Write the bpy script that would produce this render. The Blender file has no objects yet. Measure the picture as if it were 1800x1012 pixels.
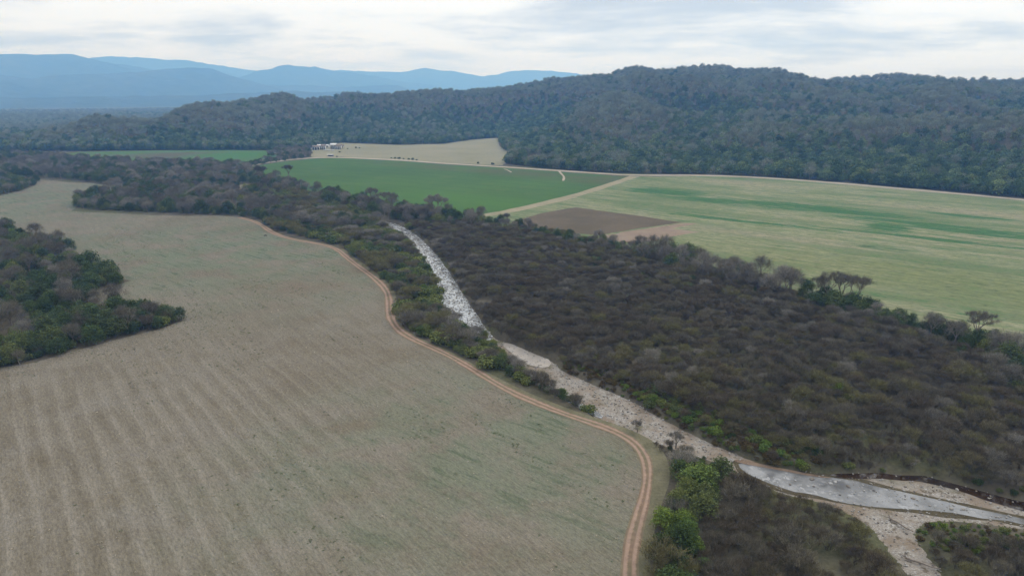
import bpy, math, random
import numpy as np
from mathutils import Vector, Matrix

sc = bpy.context.scene
R = math.radians
# ------------------------------------------------------------------ camera
CAM_H = 80.0
F_PX = 1216.0                      # focal length in pixels of the 1800 px wide photograph
HORIZON = 165.0
PITCH = math.atan((506 - HORIZON) / F_PX)
cam_data = bpy.data.cameras.new('camera')
cam_data.sensor_width = 36
cam_data.lens = 36 * F_PX / 1800
cam_data.clip_start = 0.5
cam_data.clip_end = 40000
cam = bpy.data.objects.new('camera', cam_data)
sc.collection.objects.link(cam)
cam.location = (0, 0, CAM_H)
cam.rotation_euler = (math.pi / 2 - PITCH, 0, 0)
sc.camera = cam

# ------------------------------------------------------------------ sky, sun, exposure
SUN_EL, SUN_AZ = R(47), R(55)      # azimuth measured from +Y towards +X
world = bpy.data.worlds.new('World')
sc.world = world
world.use_nodes = True
wn, wl = world.node_tree.nodes, world.node_tree.links
wn.clear()


def wnode(t, **kw):
    n = wn.new(t)
    for k, v in kw.items():
        setattr(n, k, v)
    return n


def wmath(op, a, b=None, c=None, clamp=False):
    n = wn.new('ShaderNodeMath'); n.operation = op; n.use_clamp = clamp
    for i, v in enumerate((a, b, c)):
        if v is None:
            continue
        if hasattr(v, 'links'):
            wl.new(v, n.inputs[i])
        else:
            n.inputs[i].default_value = v
    return n.outputs[0]


def wmix(f, a, b):
    n = wn.new('ShaderNodeMix'); n.data_type = 'RGBA'
    for s, v in ((n.inputs[0], f), (n.inputs[6], a), (n.inputs[7], b)):
        if hasattr(v, 'links'):
            wl.new(v, s)
        else:
            s.default_value = v
    return n.outputs[2]


sky = wnode('ShaderNodeTexSky', sky_type='NISHITA')
sky.sun_disc = False
sky.sun_elevation = SUN_EL
sky.sun_rotation = SUN_AZ
sky.altitude = 900
blue = wn.new('ShaderNodeVectorMath'); blue.operation = 'SCALE'
wl.new(sky.outputs[0], blue.inputs[0]); blue.inputs['Scale'].default_value = 0.10
tc = wnode('ShaderNodeTexCoord')
sep = wnode('ShaderNodeSeparateXYZ'); wl.new(tc.outputs['Generated'], sep.inputs[0])
zz = wmath('ADD', wmath('MAXIMUM', sep.outputs[2], 0.0), 0.13)
comb = wnode('ShaderNodeCombineXYZ')
wl.new(wmath('DIVIDE', sep.outputs[0], zz), comb.inputs[0])
wl.new(wmath('DIVIDE', sep.outputs[1], zz), comb.inputs[1])


def wnoise(scale, detail, rough, off, sx=1.0, sy=1.0):
    m = wnode('ShaderNodeMapping')
    m.inputs['Location'].default_value = off
    m.inputs['Scale'].default_value = (sx, sy, 1)
    wl.new(comb.outputs[0], m.inputs[0])
    n = wnode('ShaderNodeTexNoise')
    n.inputs['Scale'].default_value = scale
    n.inputs['Detail'].default_value = detail
    n.inputs['Roughness'].default_value = rough
    n.inputs['Distortion'].default_value = 0.3
    wl.new(m.outputs[0], n.inputs['Vector'])
    return n.outputs['Fac']


c1 = wnoise(0.62, 7, 0.58, (3.1, 1.7, 0.3), 0.8, 1.0)
c2 = wnoise(1.9, 7, 0.62, (9.4, 4.2, 2.3), 0.75, 1.0)
cl = wmath('ADD', wmath('MULTIPLY', c1, 0.70), wmath('MULTIPLY', c2, 0.30))
mr = wnode('ShaderNodeMapRange'); mr.interpolation_type = 'SMOOTHSTEP'
wl.new(cl, mr.inputs[0])
mr.inputs[1].default_value = 0.38; mr.inputs[2].default_value = 0.57
cloud = wmix(mr.outputs[0], (0.45, 0.49, 0.54, 1), (0.81, 0.83, 0.84, 1))
# an overcast sky is brightest overhead: three times the horizon
grow = wmath('ADD', wmath('MULTIPLY', wmath('MAXIMUM', sep.outputs[2], 0.0), 2.0), 1.0)
lum = wn.new('ShaderNodeVectorMath'); lum.operation = 'SCALE'
wl.new(cloud, lum.inputs[0]); wl.new(grow, lum.inputs['Scale'])
lift = wnode('ShaderNodeMapRange')
wl.new(sep.outputs[2], lift.inputs[0])
lift.inputs[1].default_value = 0.0; lift.inputs[2].default_value = 0.06
hor = wmix(lift.outputs[0], (0.66, 0.67, 0.675, 1), lum.outputs[0])       # milky band low over the horizon
cover = wmix(0.90, blue.outputs[0], hor)
below = wnode('ShaderNodeMapRange')
wl.new(sep.outputs[2], below.inputs[0])
below.inputs[1].default_value = -0.05; below.inputs[2].default_value = 0.0
final = wmix(below.outputs[0], (0.10, 0.10, 0.09, 1), cover)
bg = wnode('ShaderNodeBackground')
wl.new(final, bg.inputs[0]); bg.inputs[1].default_value = 1.08
out = wnode('ShaderNodeOutputWorld'); wl.new(bg.outputs[0], out.inputs[0])

sun_data = bpy.data.lights.new('sun', 'SUN')
sun_data.energy = 0.9
sun_data.angle = R(14)
sun_data.color = (1.0, 0.96, 0.9)
sun = bpy.data.objects.new('sun', sun_data)
sc.collection.objects.link(sun)
sun.rotation_euler = (-(math.pi / 2 - SUN_EL), 0, -SUN_AZ)

sc.view_settings.view_transform = 'Standard'
sc.view_settings.look = 'None'
sc.view_settings.gamma = 1
sc.view_settings.use_curve_mapping = False
sc.view_settings.exposure = 0.0
sc.render.engine = 'CYCLES'
cy = sc.cycles
cy.max_bounces = 7
cy.diffuse_bounces = 2
cy.glossy_bounces = 2
cy.transmission_bounces = 2
cy.transparent_max_bounces = 4
cy.volume_bounces = 3
cy.use_denoising = True
cy.caustics_reflective = False
cy.caustics_refractive = False
cy.sample_clamp_indirect = 4
cy.volume_step_rate = 1

# ------------------------------------------------------------------ geometry helpers
rng = np.random.default_rng(7)
random.seed(7)
CP, SP = math.cos(PITCH), math.sin(PITCH)


def ray(x, y):
    dx, dy = (x - 900) / F_PX, -(y - 506) / F_PX
    return np.array([dx, CP + dy * SP, -SP + dy * CP])


def G(x, y, z=0.0):
    """point of the ground (height z) that the photograph shows at pixel x, y"""
    d = ray(x, max(y, 186))
    t = (z - CAM_H) / d[2]
    return np.array([d[0] * t, d[1] * t])


def GP(pts, z=0.0):
    return np.array([G(x, y, z) for x, y in pts])


def project(X, Y, Z):
    depth = Y * CP - (Z - CAM_H) * SP
    up = Y * SP + (Z - CAM_H) * CP
    depth = np.maximum(depth, 1e-3)
    return 900 + F_PX * X / depth, 506 - F_PX * up / depth, depth


def inside(P, poly):
    x, y = P[:, 0], P[:, 1]
    c = np.zeros(len(P), bool)
    j = len(poly) - 1
    for i in range(len(poly)):
        xi, yi = poly[i]; xj, yj = poly[j]
        if yi != yj:
            c ^= ((yi > y) != (yj > y)) & (x < (xj - xi) * (y - yi) / (yj - yi) + xi)
        j = i
    return c


def dist_line(P, line, closed=False):
    d = np.full(len(P), 1e9)
    L = len(line)
    for i in range(L if closed else L - 1):
        a, b = line[i], line[(i + 1) % L]
        ab = b - a
        t = np.clip(((P - a) @ ab) / max(ab @ ab, 1e-9), 0, 1)
        q = P - (a + t[:, None] * ab)
        d = np.minimum(d, np.sqrt((q * q).sum(1)))
    return d


def smooth(a, b, x):
    t = np.clip((x - a) / (b - a), 0, 1)
    return t * t * (3 - 2 * t)


def _hash(i, j, s):
    h = (i * 374761393 + j * 668265263 + s * 974634777) & 0xFFFFFFFF
    h = ((h ^ (h >> 13)) * 1274126177) & 0xFFFFFFFF
    return ((h ^ (h >> 16)) & 0xFFFF) / 65535.0


def vnoise(x, y, seed=0):
    xi, yi = np.floor(x).astype(np.int64), np.floor(y).astype(np.int64)
    fx, fy = x - xi, y - yi
    fx, fy = fx * fx * (3 - 2 * fx), fy * fy * (3 - 2 * fy)
    a = _hash(xi, yi, seed); b = _hash(xi + 1, yi, seed)
    c = _hash(xi, yi + 1, seed); d = _hash(xi + 1, yi + 1, seed)
    return (a + (b - a) * fx) * (1 - fy) + (c + (d - c) * fx) * fy


def fbm(x, y, scale, octv=4, seed=0):
    s, amp, tot = 0, 1.0, 0
    for o in range(octv):
        s = s + amp * (vnoise(x / scale, y / scale, seed + o * 17) - 0.5)
        tot += amp; amp *= 0.5; scale *= 0.5
    return s / tot * 2


def chaikin(p, n=2, closed=False):
    p = np.asarray(p, float)
    for _ in range(n):
        q = []
        L = len(p)
        if not closed:
            q.append(p[0])
        for i in range(L if closed else L - 1):
            a, b = p[i], p[(i + 1) % L]
            q += [a * .75 + b * .25, a * .25 + b * .75]
        if not closed:
            q.append(p[-1])
        p = np.array(q)
    return p


def mesh_np(name, verts, faces, mats=(), fmat=None):
    """verts (n,3), faces list of (k,3) / (m,4) arrays"""
    me = bpy.data.meshes.new(name)
    v = np.asarray(verts, np.float32)
    if not isinstance(faces, (list, tuple)):
        faces = [faces]
    faces = [np.asarray(f, np.int32) for f in faces if len(f)]
    loops = np.concatenate([f.ravel() for f in faces]) if faces else np.zeros(0, np.int32)
    sizes = np.concatenate([np.full(len(f), f.shape[1], np.int32) for f in faces]) if faces else np.zeros(0, np.int32)
    me.vertices.add(len(v)); me.vertices.foreach_set('co', v.ravel())
    me.loops.add(len(loops)); me.loops.foreach_set('vertex_index', loops)
    me.polygons.add(len(sizes))
    starts = np.concatenate([[0], np.cumsum(sizes)[:-1]]).astype(np.int32) if len(sizes) else np.zeros(0, np.int32)
    me.polygons.foreach_set('loop_start', starts)
    me.polygons.foreach_set('loop_total', sizes)
    for m in mats:
        me.materials.append(m)
    if fmat is not None:
        me.polygons.foreach_set('material_index', np.asarray(fmat, np.int32))
    me.update(calc_edges=True)
    me.validate()
    return me


def link(name, me, parent=None):
    o = bpy.data.objects.new(name, me)
    sc.collection.objects.link(o)
    if parent is not None:
        o.parent = parent
    return o


def tag(o, label, cat, kind=None, group=None):
    o['label'] = label; o['category'] = cat
    if kind: o['kind'] = kind
    if group: o['group'] = group
    return o


# ------------------------------------------------------------------ materials
class M:
    def __init__(self, name):
        self.m = bpy.data.materials.new(name); self.m.use_nodes = True
        self.n, self.l = self.m.node_tree.nodes, self.m.node_tree.links
        self.n.clear()
        self.out = self.n.new('ShaderNodeOutputMaterial')

    def put(self, s, v):
        if hasattr(v, 'links'):
            self.l.new(v, s)
        elif v is not None:
            s.default_value = v if not (isinstance(v, tuple) and len(v) == 3 and s.type == 'RGBA') else (*v, 1)

    def pos(self):
        return self.n.new('ShaderNodeNewGeometry').outputs['Position']

    def map(self, v, loc=(0, 0, 0), rot=0.0, scale=(1, 1, 1)):
        """rotate first (so x runs along 'rot'), then scale"""
        a = self.n.new('ShaderNodeMapping')
        self.l.new(v, a.inputs[0])
        a.inputs['Rotation'].default_value = (0, 0, -rot)
        b = self.n.new('ShaderNodeMapping')
        self.l.new(a.outputs[0], b.inputs[0])
        b.inputs['Location'].default_value = loc
        b.inputs['Scale'].default_value = scale
        return b.outputs[0]

    def noise(self, v, scale, detail=4, rough=0.55, dist=0.0):
        n = self.n.new('ShaderNodeTexNoise')
        self.l.new(v, n.inputs['Vector'])
        n.inputs['Scale'].default_value = scale; n.inputs['Detail'].default_value = detail
        n.inputs['Roughness'].default_value = rough; n.inputs['Distortion'].default_value = dist
        return n.outputs['Fac']

    def vor(self, v, scale, feature='F1', out='Distance', rand=1.0):
        n = self.n.new('ShaderNodeTexVoronoi'); n.feature = feature
        self.l.new(v, n.inputs['Vector']); n.inputs['Scale'].default_value = scale
        n.inputs['Randomness'].default_value = rand
        return n.outputs[out]

    def rng(self, v, a, b, c=0.0, d=1.0, sm=True):
        n = self.n.new('ShaderNodeMapRange')
        if sm: n.interpolation_type = 'SMOOTHSTEP'
        self.l.new(v, n.inputs[0])
        for i, q in enumerate((a, b, c, d)):
            n.inputs[i + 1].default_value = q
        return n.outputs[0]

    def math(self, op, a, b=None, clamp=False):
        n = self.n.new('ShaderNodeMath'); n.operation = op; n.use_clamp = clamp
        self.put(n.inputs[0], a)
        if b is not None: self.put(n.inputs[1], b)
        return n.outputs[0]

    def mix(self, f, a, b, mode='MIX'):
        n = self.n.new('ShaderNodeMix'); n.data_type = 'RGBA'; n.blend_type = mode
        self.put(n.inputs[0], f); self.put(n.inputs[6], a); self.put(n.inputs[7], b)
        return n.outputs[2]

    def ramp(self, f, stops, interp='LINEAR'):
        n = self.n.new('ShaderNodeValToRGB'); n.color_ramp.interpolation = interp
        self.l.new(f, n.inputs[0])
        el = n.color_ramp.elements
        while len(el) < len(stops):
            el.new(0.5)
        for e, (p, c) in zip(el, stops):
            e.position = p; e.color = (*c, 1)
        return n.outputs[0]

    def blob(self, v, c, rot, rx, ry, soft=0.6):
        """soft ellipse mask, centre c in metres"""
        a = self.n.new('ShaderNodeMapping'); a.vector_type = 'TEXTURE'
        self.l.new(v, a.inputs[0])
        a.inputs['Location'].default_value = (c[0], c[1], 0)
        a.inputs['Rotation'].default_value = (0, 0, rot)
        a.inputs['Scale'].default_value = (rx, ry, 1e6)
        d = self.n.new('ShaderNodeVectorMath'); d.operation = 'LENGTH'
        self.l.new(a.outputs[0], d.inputs[0])
        return self.rng(d.outputs['Value'], 1 - soft, 1.0 + soft * 0.3, 1.0, 0.0)

    def bump(self, h, strength=0.5, dist=0.1):
        b = self.n.new('ShaderNodeBump')
        b.inputs['Strength'].default_value = strength; b.inputs['Distance'].default_value = dist
        self.l.new(h, b.inputs['Height'])
        return b.outputs[0]

    def diffuse(self, col, normal=None):
        d = self.n.new('ShaderNodeBsdfDiffuse'); self.put(d.inputs[0], col)
        if normal: self.l.new(normal, d.inputs['Normal'])
        self.l.new(d.outputs[0], self.out.inputs[0])
        return self.m


def ang(p, q):
    d = np.asarray(q) - np.asarray(p)
    return math.atan2(d[1], d[0])


def mat_ground():
    k = M('leaf_litter_ground'); p = k.pos()
    big = k.noise(p, 0.02, 5); mid = k.noise(p, 0.12, 5); fine = k.noise(p, 1.3, 5, 0.65)
    c = k.ramp(k.math('ADD', k.math('MULTIPLY', mid, .6), k.math('MULTIPLY', fine, .4)),
               [(0.3, (.042, .037, .029)), (0.5, (.076, .066, .050)), (0.68, (.115, .102, .074))])
    g = k.ramp(fine, [(0.3, (.05, .05, .027)), (0.7, (.096, .096, .055))])
    return k.diffuse(k.mix(k.rng(big, .45, .6), c, g), k.bump(fine, .6, .2))


def mat_litter():
    k = M('woodland_litter'); p = k.pos()
    mid = k.noise(p, 0.25, 5); fine = k.noise(p, 1.9, 5, 0.65)
    c = k.ramp(k.math('ADD', k.math('MULTIPLY', mid, .5), k.math('MULTIPLY', fine, .5)),
               [(0.3, (.04, .035, .026)), (0.5, (.08, .068, .05)), (0.7, (.13, .115, .08))])
    return k.diffuse(c, k.bump(fine, .6, .2))


def mat_verge():
    k = M('dry_grass_verge'); p = k.pos()
    mid = k.noise(p, 0.18, 5); fine = k.noise(p, 1.6, 5, 0.7)
    c = k.ramp(k.math('ADD', k.math('MULTIPLY', mid, .5), k.math('MULTIPLY', fine, .5)),
               [(0.3, (.062, .060, .036)), (0.5, (.118, .108, .070)), (0.7, (.168, .148, .104))])
    return k.diffuse(c, k.bump(fine, .6, .15))


def mat_stubble():
    k = M('stubble_field'); p = k.pos()
    th = ang(G(128, 673), G(257, 1007))          # the swaths run along this line of the picture
    sp = k.n.new('ShaderNodeSeparateXYZ'); k.l.new(k.map(p, rot=th), sp.inputs[0])
    across = k.math('ADD', sp.outputs[1], k.math('MULTIPLY', k.noise(p, 0.012, 2), 7.0))
    ph = k.math('MULTIPLY', across, 2 * math.pi / 5.0)
    wave = k.math('SINE', ph)
    wave2 = k.math('SINE', k.math('ADD', k.math('MULTIPLY', ph, 2.0), 1.1))
    lng = k.noise(k.map(p, rot=th, scale=(0.10, 1, 1)), 0.55, 5, .62)        # long streaks along the swaths
    fib = k.noise(k.map(p, rot=th, scale=(0.25, 1, 1)), 2.4, 5, .7)
    brk = k.noise(p, .09, 4, .6)
    patch = k.noise(p, 0.022, 7, .66, .5); patch2 = k.noise(p, 0.055, 5, .6)
    fine = k.noise(p, 1.7, 6, .75); vfine = k.noise(p, 6.0, 4, .7)
    base = k.ramp(patch, [(0.30, (.146, .124, .094)), (0.44, (.166, .149, .120)), (0.56, (.188, .172, .145)), (0.72, (.154, .132, .098))])
    near = k.blob(p, G(210, 840), th, 95, 68, .7)
    lines = k.math('MULTIPLY', k.rng(k.math('ADD', wave, k.math('MULTIPLY', wave2, .35)), .35, 1.15), k.rng(brk, .30, .56, .15, 1))
    dark = k.math('MULTIPLY', k.rng(wave, -.25, -.95), k.rng(brk, .36, .6, 1, .2))
    col = k.mix(k.math('MULTIPLY', k.math('MULTIPLY', dark, near), .40), base, (.100, .085, .060))
    col = k.mix(k.math('MULTIPLY', k.math('MULTIPLY', lines, near), .72), col, (.262, .243, .216))
    col = k.mix(k.math('MULTIPLY', k.math('MULTIPLY', lines, k.rng(patch2, .4, .6)), .16), col, (.21, .195, .165))
    col = k.mix(k.math('MULTIPLY', k.math('MULTIPLY', near, k.rng(patch2, .48, .66)), .55), col, (.205, .192, .172))
    col = k.mix(k.math('MULTIPLY', k.rng(lng, .46, .66), .30), col, (.215, .198, .165))
    col = k.mix(k.math('MULTIPLY', k.rng(lng, .50, .36), .30), col, (.118, .104, .078))
    far = k.math('MAXIMUM', k.blob(p, G(420, 440), R(-5), 190, 120, .9), k.blob(p, G(90, 350), R(0), 180, 170, .9))
    far2 = k.blob(p, G(900, 780), R(30), 75, 60, .9)
    gm = k.math('MULTIPLY', k.math('MAXIMUM', far, k.math('MULTIPLY', far2, .8)), k.rng(k.noise(p, .05, 6, .68), .36, .60))
    col = k.mix(k.math('MULTIPLY', gm, .95), col, (.150, .172, .128))
    st2 = k.noise(k.map(p, rot=th + .25, scale=(.12, 1, 1)), .5, 5, .68)
    col = k.mix(k.math('MULTIPLY', k.math('MULTIPLY', gm, k.rng(st2, .50, .62)), .8), col, (.072, .100, .062))
    red = k.math('MAXIMUM', k.blob(p, G(640, 855), .3, 10, 6, .9), k.blob(p, G(610, 752), .3, 9, 5, .9))
    red = k.math('MAXIMUM', red, k.blob(p, G(520, 500), .3, 34, 26, 1.0))
    col = k.mix(k.math('MULTIPLY', red, k.rng(patch2, .3, .6, 0, .6)), col, (.150, .120, .088))
    col = k.mix(1.0, col, k.ramp(fib, [(0.28, (.66, .65, .63)), (0.5, (1, 1, 1)), (0.72, (1.3, 1.29, 1.27))]), 'MULTIPLY')
    col = k.mix(1.0, col, k.ramp(fine, [(0.30, (.60, .60, .58)), (0.46, (1, 1, 1)), (0.56, (1, 1, 1)), (0.70, (1.34, 1.32, 1.3))]), 'MULTIPLY')
    col = k.mix(1.0, col, k.ramp(vfine, [(0.28, (.68, .68, .66)), (0.5, (1, 1, 1)), (0.72, (1.3, 1.29, 1.28))]), 'MULTIPLY')
    col = k.mix(1.0, col, (.760, .735, .705), 'MULTIPLY')
    return k.diffuse(col, k.bump(fine, .6, .12))


def mat_green():
    k = M('young_green_crop'); p = k.pos()
    th = ang(G(700, 282), G(1110, 311))
    big = k.noise(p, .006, 4); row = k.noise(k.map(p, rot=th, scale=(.06, 1, 1)), .22, 5, .6); fine = k.noise(p, 1.2, 4, .7)
    col = k.ramp(big, [(0.36, (.048, .088, .032)), (0.62, (.060, .110, .036))])
    col = k.mix(k.math('MULTIPLY', k.rng(row, .45, .7), .5), col, (.056, .080, .036))
    tl = k.n.new('ShaderNodeSeparateXYZ'); k.l.new(k.map(p, rot=th), tl.inputs[0])
    tram = k.rng(k.math('SINE', k.math('MULTIPLY', k.math('ADD', tl.outputs[1], k.math('MULTIPLY', k.noise(p, .01, 2), 6.0)), 2 * math.pi / 24)), .90, 1.0)
    col = k.mix(k.math('MULTIPLY', tram, .45), col, (.04, .062, .03))
    col = k.mix(k.math('MULTIPLY', k.rng(k.noise(p, .035, 5, .65), .52, .68), .5), col, (.075, .105, .042))
    # thinner crop with soil showing near the road and the far right corner
    thin = k.math('MAXIMUM', k.blob(p, G(860, 300), th, 260, 36, .9), k.blob(p, G(1060, 316), th, 110, 45, .9))
    col = k.mix(k.math('MULTIPLY', thin, k.rng(k.noise(p, .03, 4), .3, .6, .2, .75)), col, (.074, .074, .044))
    col = k.mix(k.math('MULTIPLY', k.blob(p, G(800, 352), th, 120, 50, 1.0), .5), col, (.062, .128, .032))
    col = k.mix(1.0, col, k.ramp(fine, [(0.3, (.8, .8, .8)), (0.7, (1.2, 1.2, 1.2))]), 'MULTIPLY')
    return k.diffuse(col, k.bump(fine, .5, .1))


def mat_striped():
    k = M('patchy_ripening_crop'); p = k.pos()
    th = ang(G(1200, 372), G(1800, 437))
    s1 = k.noise(k.map(p, rot=th, scale=(.14, 1, 1)), .040, 5, .62)
    s2 = k.noise(k.map(p, rot=th, scale=(.16, 1, 1)), .17, 6, .70)
    s3 = k.noise(k.map(p, rot=th, scale=(.30, 1, 1)), .42, 5, .72)
    sp = k.noise(k.map(p, rot=th, scale=(.6, 1, 1)), 1.0, 5, .78)
    big = k.noise(p, .012, 4)
    col = k.ramp(big, [(0.35, (.160, .168, .100)), (0.5, (.195, .192, .122)), (0.68, (.230, .205, .142))])
    col = k.mix(k.rng(s2, .42, .60, 0, .6), col, (.130, .150, .074))
    col = k.mix(k.math('MULTIPLY', k.rng(s1, .46, .60), k.rng(s3, .42, .58)), col, (.080, .118, .056))
    lush = k.blob(p, G(1390, 362), th, 80, 24, .9)
    for (x, y, rx, ry) in ((1250, 352, 60, 16), (1180, 338, 45, 30), (1620, 394, 75, 12), (1750, 412, 80, 14), (1300, 388, 80, 7), (1540, 434, 22, 10), (1640, 420, 95, 6), (1562, 400, 17, 30), (1480, 372, 60, 16), (1700, 380, 40, 8)):
        lush = k.math('MAXIMUM', lush, k.blob(p, G(x, y), th, rx, ry, .9))
    thin = k.noise(k.map(p, rot=th, scale=(.10, 1, 1)), .30, 6, .72)
    lm = k.rng(k.math('ADD', k.math('ADD', k.math('MULTIPLY', thin, .65), k.math('MULTIPLY', s3, .35)), k.math('MULTIPLY', lush, .135)), .530, .60)
    col = k.mix(k.math('MULTIPLY', lm, .92), col, (.042, .100, .040))
    near = k.blob(p, G(1560, 480), th, 170, 42, .9)
    col = k.mix(k.math('MULTIPLY', near, .5), col, (.132, .142, .064))
    dry = k.math('MAXIMUM', k.blob(p, G(1310, 322), th, 60, 24, .8), k.blob(p, G(1700, 372), th, 70, 16, .9))
    dry = k.math('MAXIMUM', dry, k.blob(p, G(1330, 412), th, 100, 14, .9))
    col = k.mix(k.math('MULTIPLY', dry, k.rng(s3, .35, .6, .3, .9)), col, (.212, .188, .130))
    col = k.mix(1.0, col, k.ramp(s3, [(0.34, (.52, .62, .55)), (0.5, (1, 1, 1)), (0.64, (1.28, 1.25, 1.25))]), 'MULTIPLY')
    col = k.mix(1.0, col, k.ramp(sp, [(0.32, (.55, .60, .56)), (0.47, (1, 1, 1)), (0.56, (1, 1, 1)), (0.70, (1.3, 1.28, 1.28))]), 'MULTIPLY')
    col = k.mix(1.0, col, (.90, .92, .90), 'MULTIPLY')
    return k.diffuse(col, k.bump(sp, .5, .2))


def mat_plain(name, stops, s_big, s_fine, bump=.4, th=0.0, ax=1.0):
    k = M(name); p = k.pos()
    v = k.map(p, rot=th, scale=(ax, 1, 1))
    a = k.noise(v, s_big, 5, .6); f = k.noise(p, s_fine, 5, .68)
    col = k.ramp(k.math('ADD', k.math('MULTIPLY', a, .6), k.math('MULTIPLY', f, .4)), stops)
    return k.diffuse(col, k.bump(f, bump, .12))


def mat_far_green():
    k = M('far_green_strip_field'); p = k.pos()
    a = k.noise(k.map(p, rot=.05, scale=(.25, 1, 1)), .03, 4)
    col = k.ramp(a, [(.35, (.068, .090, .05)), (.6, (.058, .104, .042))])
    col = k.mix(k.math('MULTIPLY', k.blob(p, G(310, 273), .05, 80, 60, .8), .8), col, (.082, .068, .054))
    col = k.mix(k.math('MULTIPLY', k.blob(p, G(400, 274), .05, 70, 70, .6), .7), col, (.046, .115, .038))
    return k.diffuse(col)


def mat_track():
    k = M('red_dirt_track')
    uv = k.n.new('ShaderNodeUVMap').outputs[0]
    s = k.n.new('ShaderNodeSeparateXYZ'); k.l.new(uv, s.inputs[0])
    p = k.pos()
    n = k.noise(p, .8, 5, .65); n2 = k.noise(p, .12, 4)
    u = k.math('ADD', s.outputs[0], k.math('MULTIPLY', k.math('SUBTRACT', n, .5), .16))
    d = k.math('ABSOLUTE', k.math('SUBTRACT', k.math('ABSOLUTE', k.math('SUBTRACT', u, .5)), .235))
    rut = k.rng(d, .05, .17, 1.0, 0.0)
    base = k.mix(k.rng(n2, .35, .65), (.150, .105, .075), (.124, .104, .068))
    col = k.mix(rut, base, k.mix(n2, (.250, .176, .134), (.212, .150, .116)))
    edge = k.rng(k.math('ABSOLUTE', k.math('SUBTRACT', u, .5)), .38, .5)
    col = k.mix(k.math('MULTIPLY', edge, k.rng(n2, .3, .55)), col, (.138, .116, .078))
    col = k.mix(1.0, col, k.ramp(n, [(0.3, (.82, .82, .82)), (0.7, (1.18, 1.18, 1.18))]), 'MULTIPLY')
    return k.diffuse(col, k.bump(n, .5, .08))


def mat_gravel():
    k = M('river_gravel'); p = k.pos()
    st = k.vor(p, 3.6, out='Color'); e = k.vor(p, 3.6); f = k.noise(p, 4, 4, .7)
    b = k.noise(p, .10, 5, .62); b2 = k.noise(p, .32, 5, .65)
    sv = k.n.new('ShaderNodeSeparateColor'); k.l.new(st, sv.inputs[0])
    col = k.ramp(sv.outputs[0], [(0, (.16, .14, .12)), (.4, (.225, .205, .182)), (.75, (.275, .255, .235)), (1, (.34, .325, .31))])
    col = k.mix(k.rng(e, .35, .8, 0, .45), col, (.11, .095, .075))
    sand = k.ramp(f, [(.3, (.18, .155, .13)), (.7, (.245, .218, .19))])
    col = k.mix(k.rng(b2, .42, .60, 0, .8), col, sand)
    col = k.mix(k.rng(b, .46, .60, 0, .8), col, (.160, .124, .092))
    col = k.mix(k.math('MULTIPLY', k.rng(k.noise(p, .55, 5, .7), .56, .64), .75), col, (.075, .058, .038))
    col = k.mix(k.math('MULTIPLY', k.rng(k.noise(p, .07, 4), .52, .66), k.rng(b2, .40, .62)), col, (.085, .080, .046))
    return k.diffuse(col, k.bump(k.math('SUBTRACT', 1.0, e), .5, .08))


def mat_red_bank():
    return mat_plain('red_earth_bank', [(.3, (.085, .060, .045)), (.5, (.150, .108, .080)), (.7, (.195, .150, .115))], .3, 2.0)


def mat_water(foam=0.0, name='stream_water', bottom=(.05, .045, .035)):
    k = M(name); p = k.pos()
    b = k.n.new('ShaderNodeBsdfPrincipled')
    n = k.noise(p, .9, 4, .6); n2 = k.noise(p, .16, 4, .6)
    col = k.mix(k.rng(n2, .4, .65), bottom, tuple(c * 1.9 for c in bottom))
    if foam:
        v = k.vor(k.map(p, rot=R(120), scale=(.45, 1, 1)), .75)
        fo = k.rng(k.math('ADD', k.math('MULTIPLY', k.noise(p, .55, 6, .72, .8), 1.0), k.math('MULTIPLY', v, -.12)), .47 - foam * .12, .60 - foam * .1)
        k.put(b.inputs['Base Color'], k.mix(fo, col, (.37, .385, .40)))
        k.put(b.inputs['Roughness'], k.math('ADD', k.math('MULTIPLY', fo, .5), .12))
    else:
        cs = k.n.new('ShaderNodeSeparateColor'); k.l.new(k.vor(p, 1.5, out='Color'), cs.inputs[0])
        shal = k.math('MULTIPLY', k.rng(cs.outputs[0], .55, .95), k.rng(k.noise(p, .22, 4, .6), .44, .60))
        col = k.mix(k.math('MULTIPLY', shal, .8), col, tuple(min(.3, c_ * 2.6) for c_ in bottom))
        k.put(b.inputs['Base Color'], col)
        k.put(b.inputs['Roughness'], k.rng(k.noise(k.map(p, rot=R(-20), scale=(.35, 1, 1)), .25, 4, .6), .4, .62, .03, .22))
    b.inputs['IOR'].default_value = 1.45
    b.inputs['Specular IOR Level'].default_value = .5
    k.l.new(k.bump(n, .25 if foam else .14, .15), b.inputs['Normal'])
    k.l.new(b.outputs[0], k.out.inputs[0])
    return k.m


def mat_leaf(name, cols, transl=.22, vary=.5):
    """cols: two to four leaf colours picked per plant"""
    k = M(name)
    oi = k.n.new('ShaderNodeObjectInfo').outputs['Random']
    c = k.ramp(oi, [(i / max(1, len(cols) - 1), q) for i, q in enumerate(cols)])
    isl = k.n.new('ShaderNodeNewGeometry').outputs['Random Per Island']
    v = k.rng(isl, 0, 1, 1 - vary, 1 + vary, False)
    vv = k.n.new('ShaderNodeVectorMath'); vv.operation = 'SCALE'
    k.l.new(c, vv.inputs[0]); k.l.new(v, vv.inputs['Scale'])
    d = k.n.new('ShaderNodeBsdfDiffuse'); k.l.new(vv.outputs[0], d.inputs[0])
    if transl:
        t = k.n.new('ShaderNodeBsdfTranslucent'); k.l.new(vv.outputs[0], t.inputs[0])
        mx = k.n.new('ShaderNodeMixShader'); mx.inputs[0].default_value = transl
        k.l.new(d.outputs[0], mx.inputs[1]); k.l.new(t.outputs[0], mx.inputs[2])
        k.l.new(mx.outputs[0], k.out.inputs[0])
    else:
        k.l.new(d.outputs[0], k.out.inputs[0])
    return k.m


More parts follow.
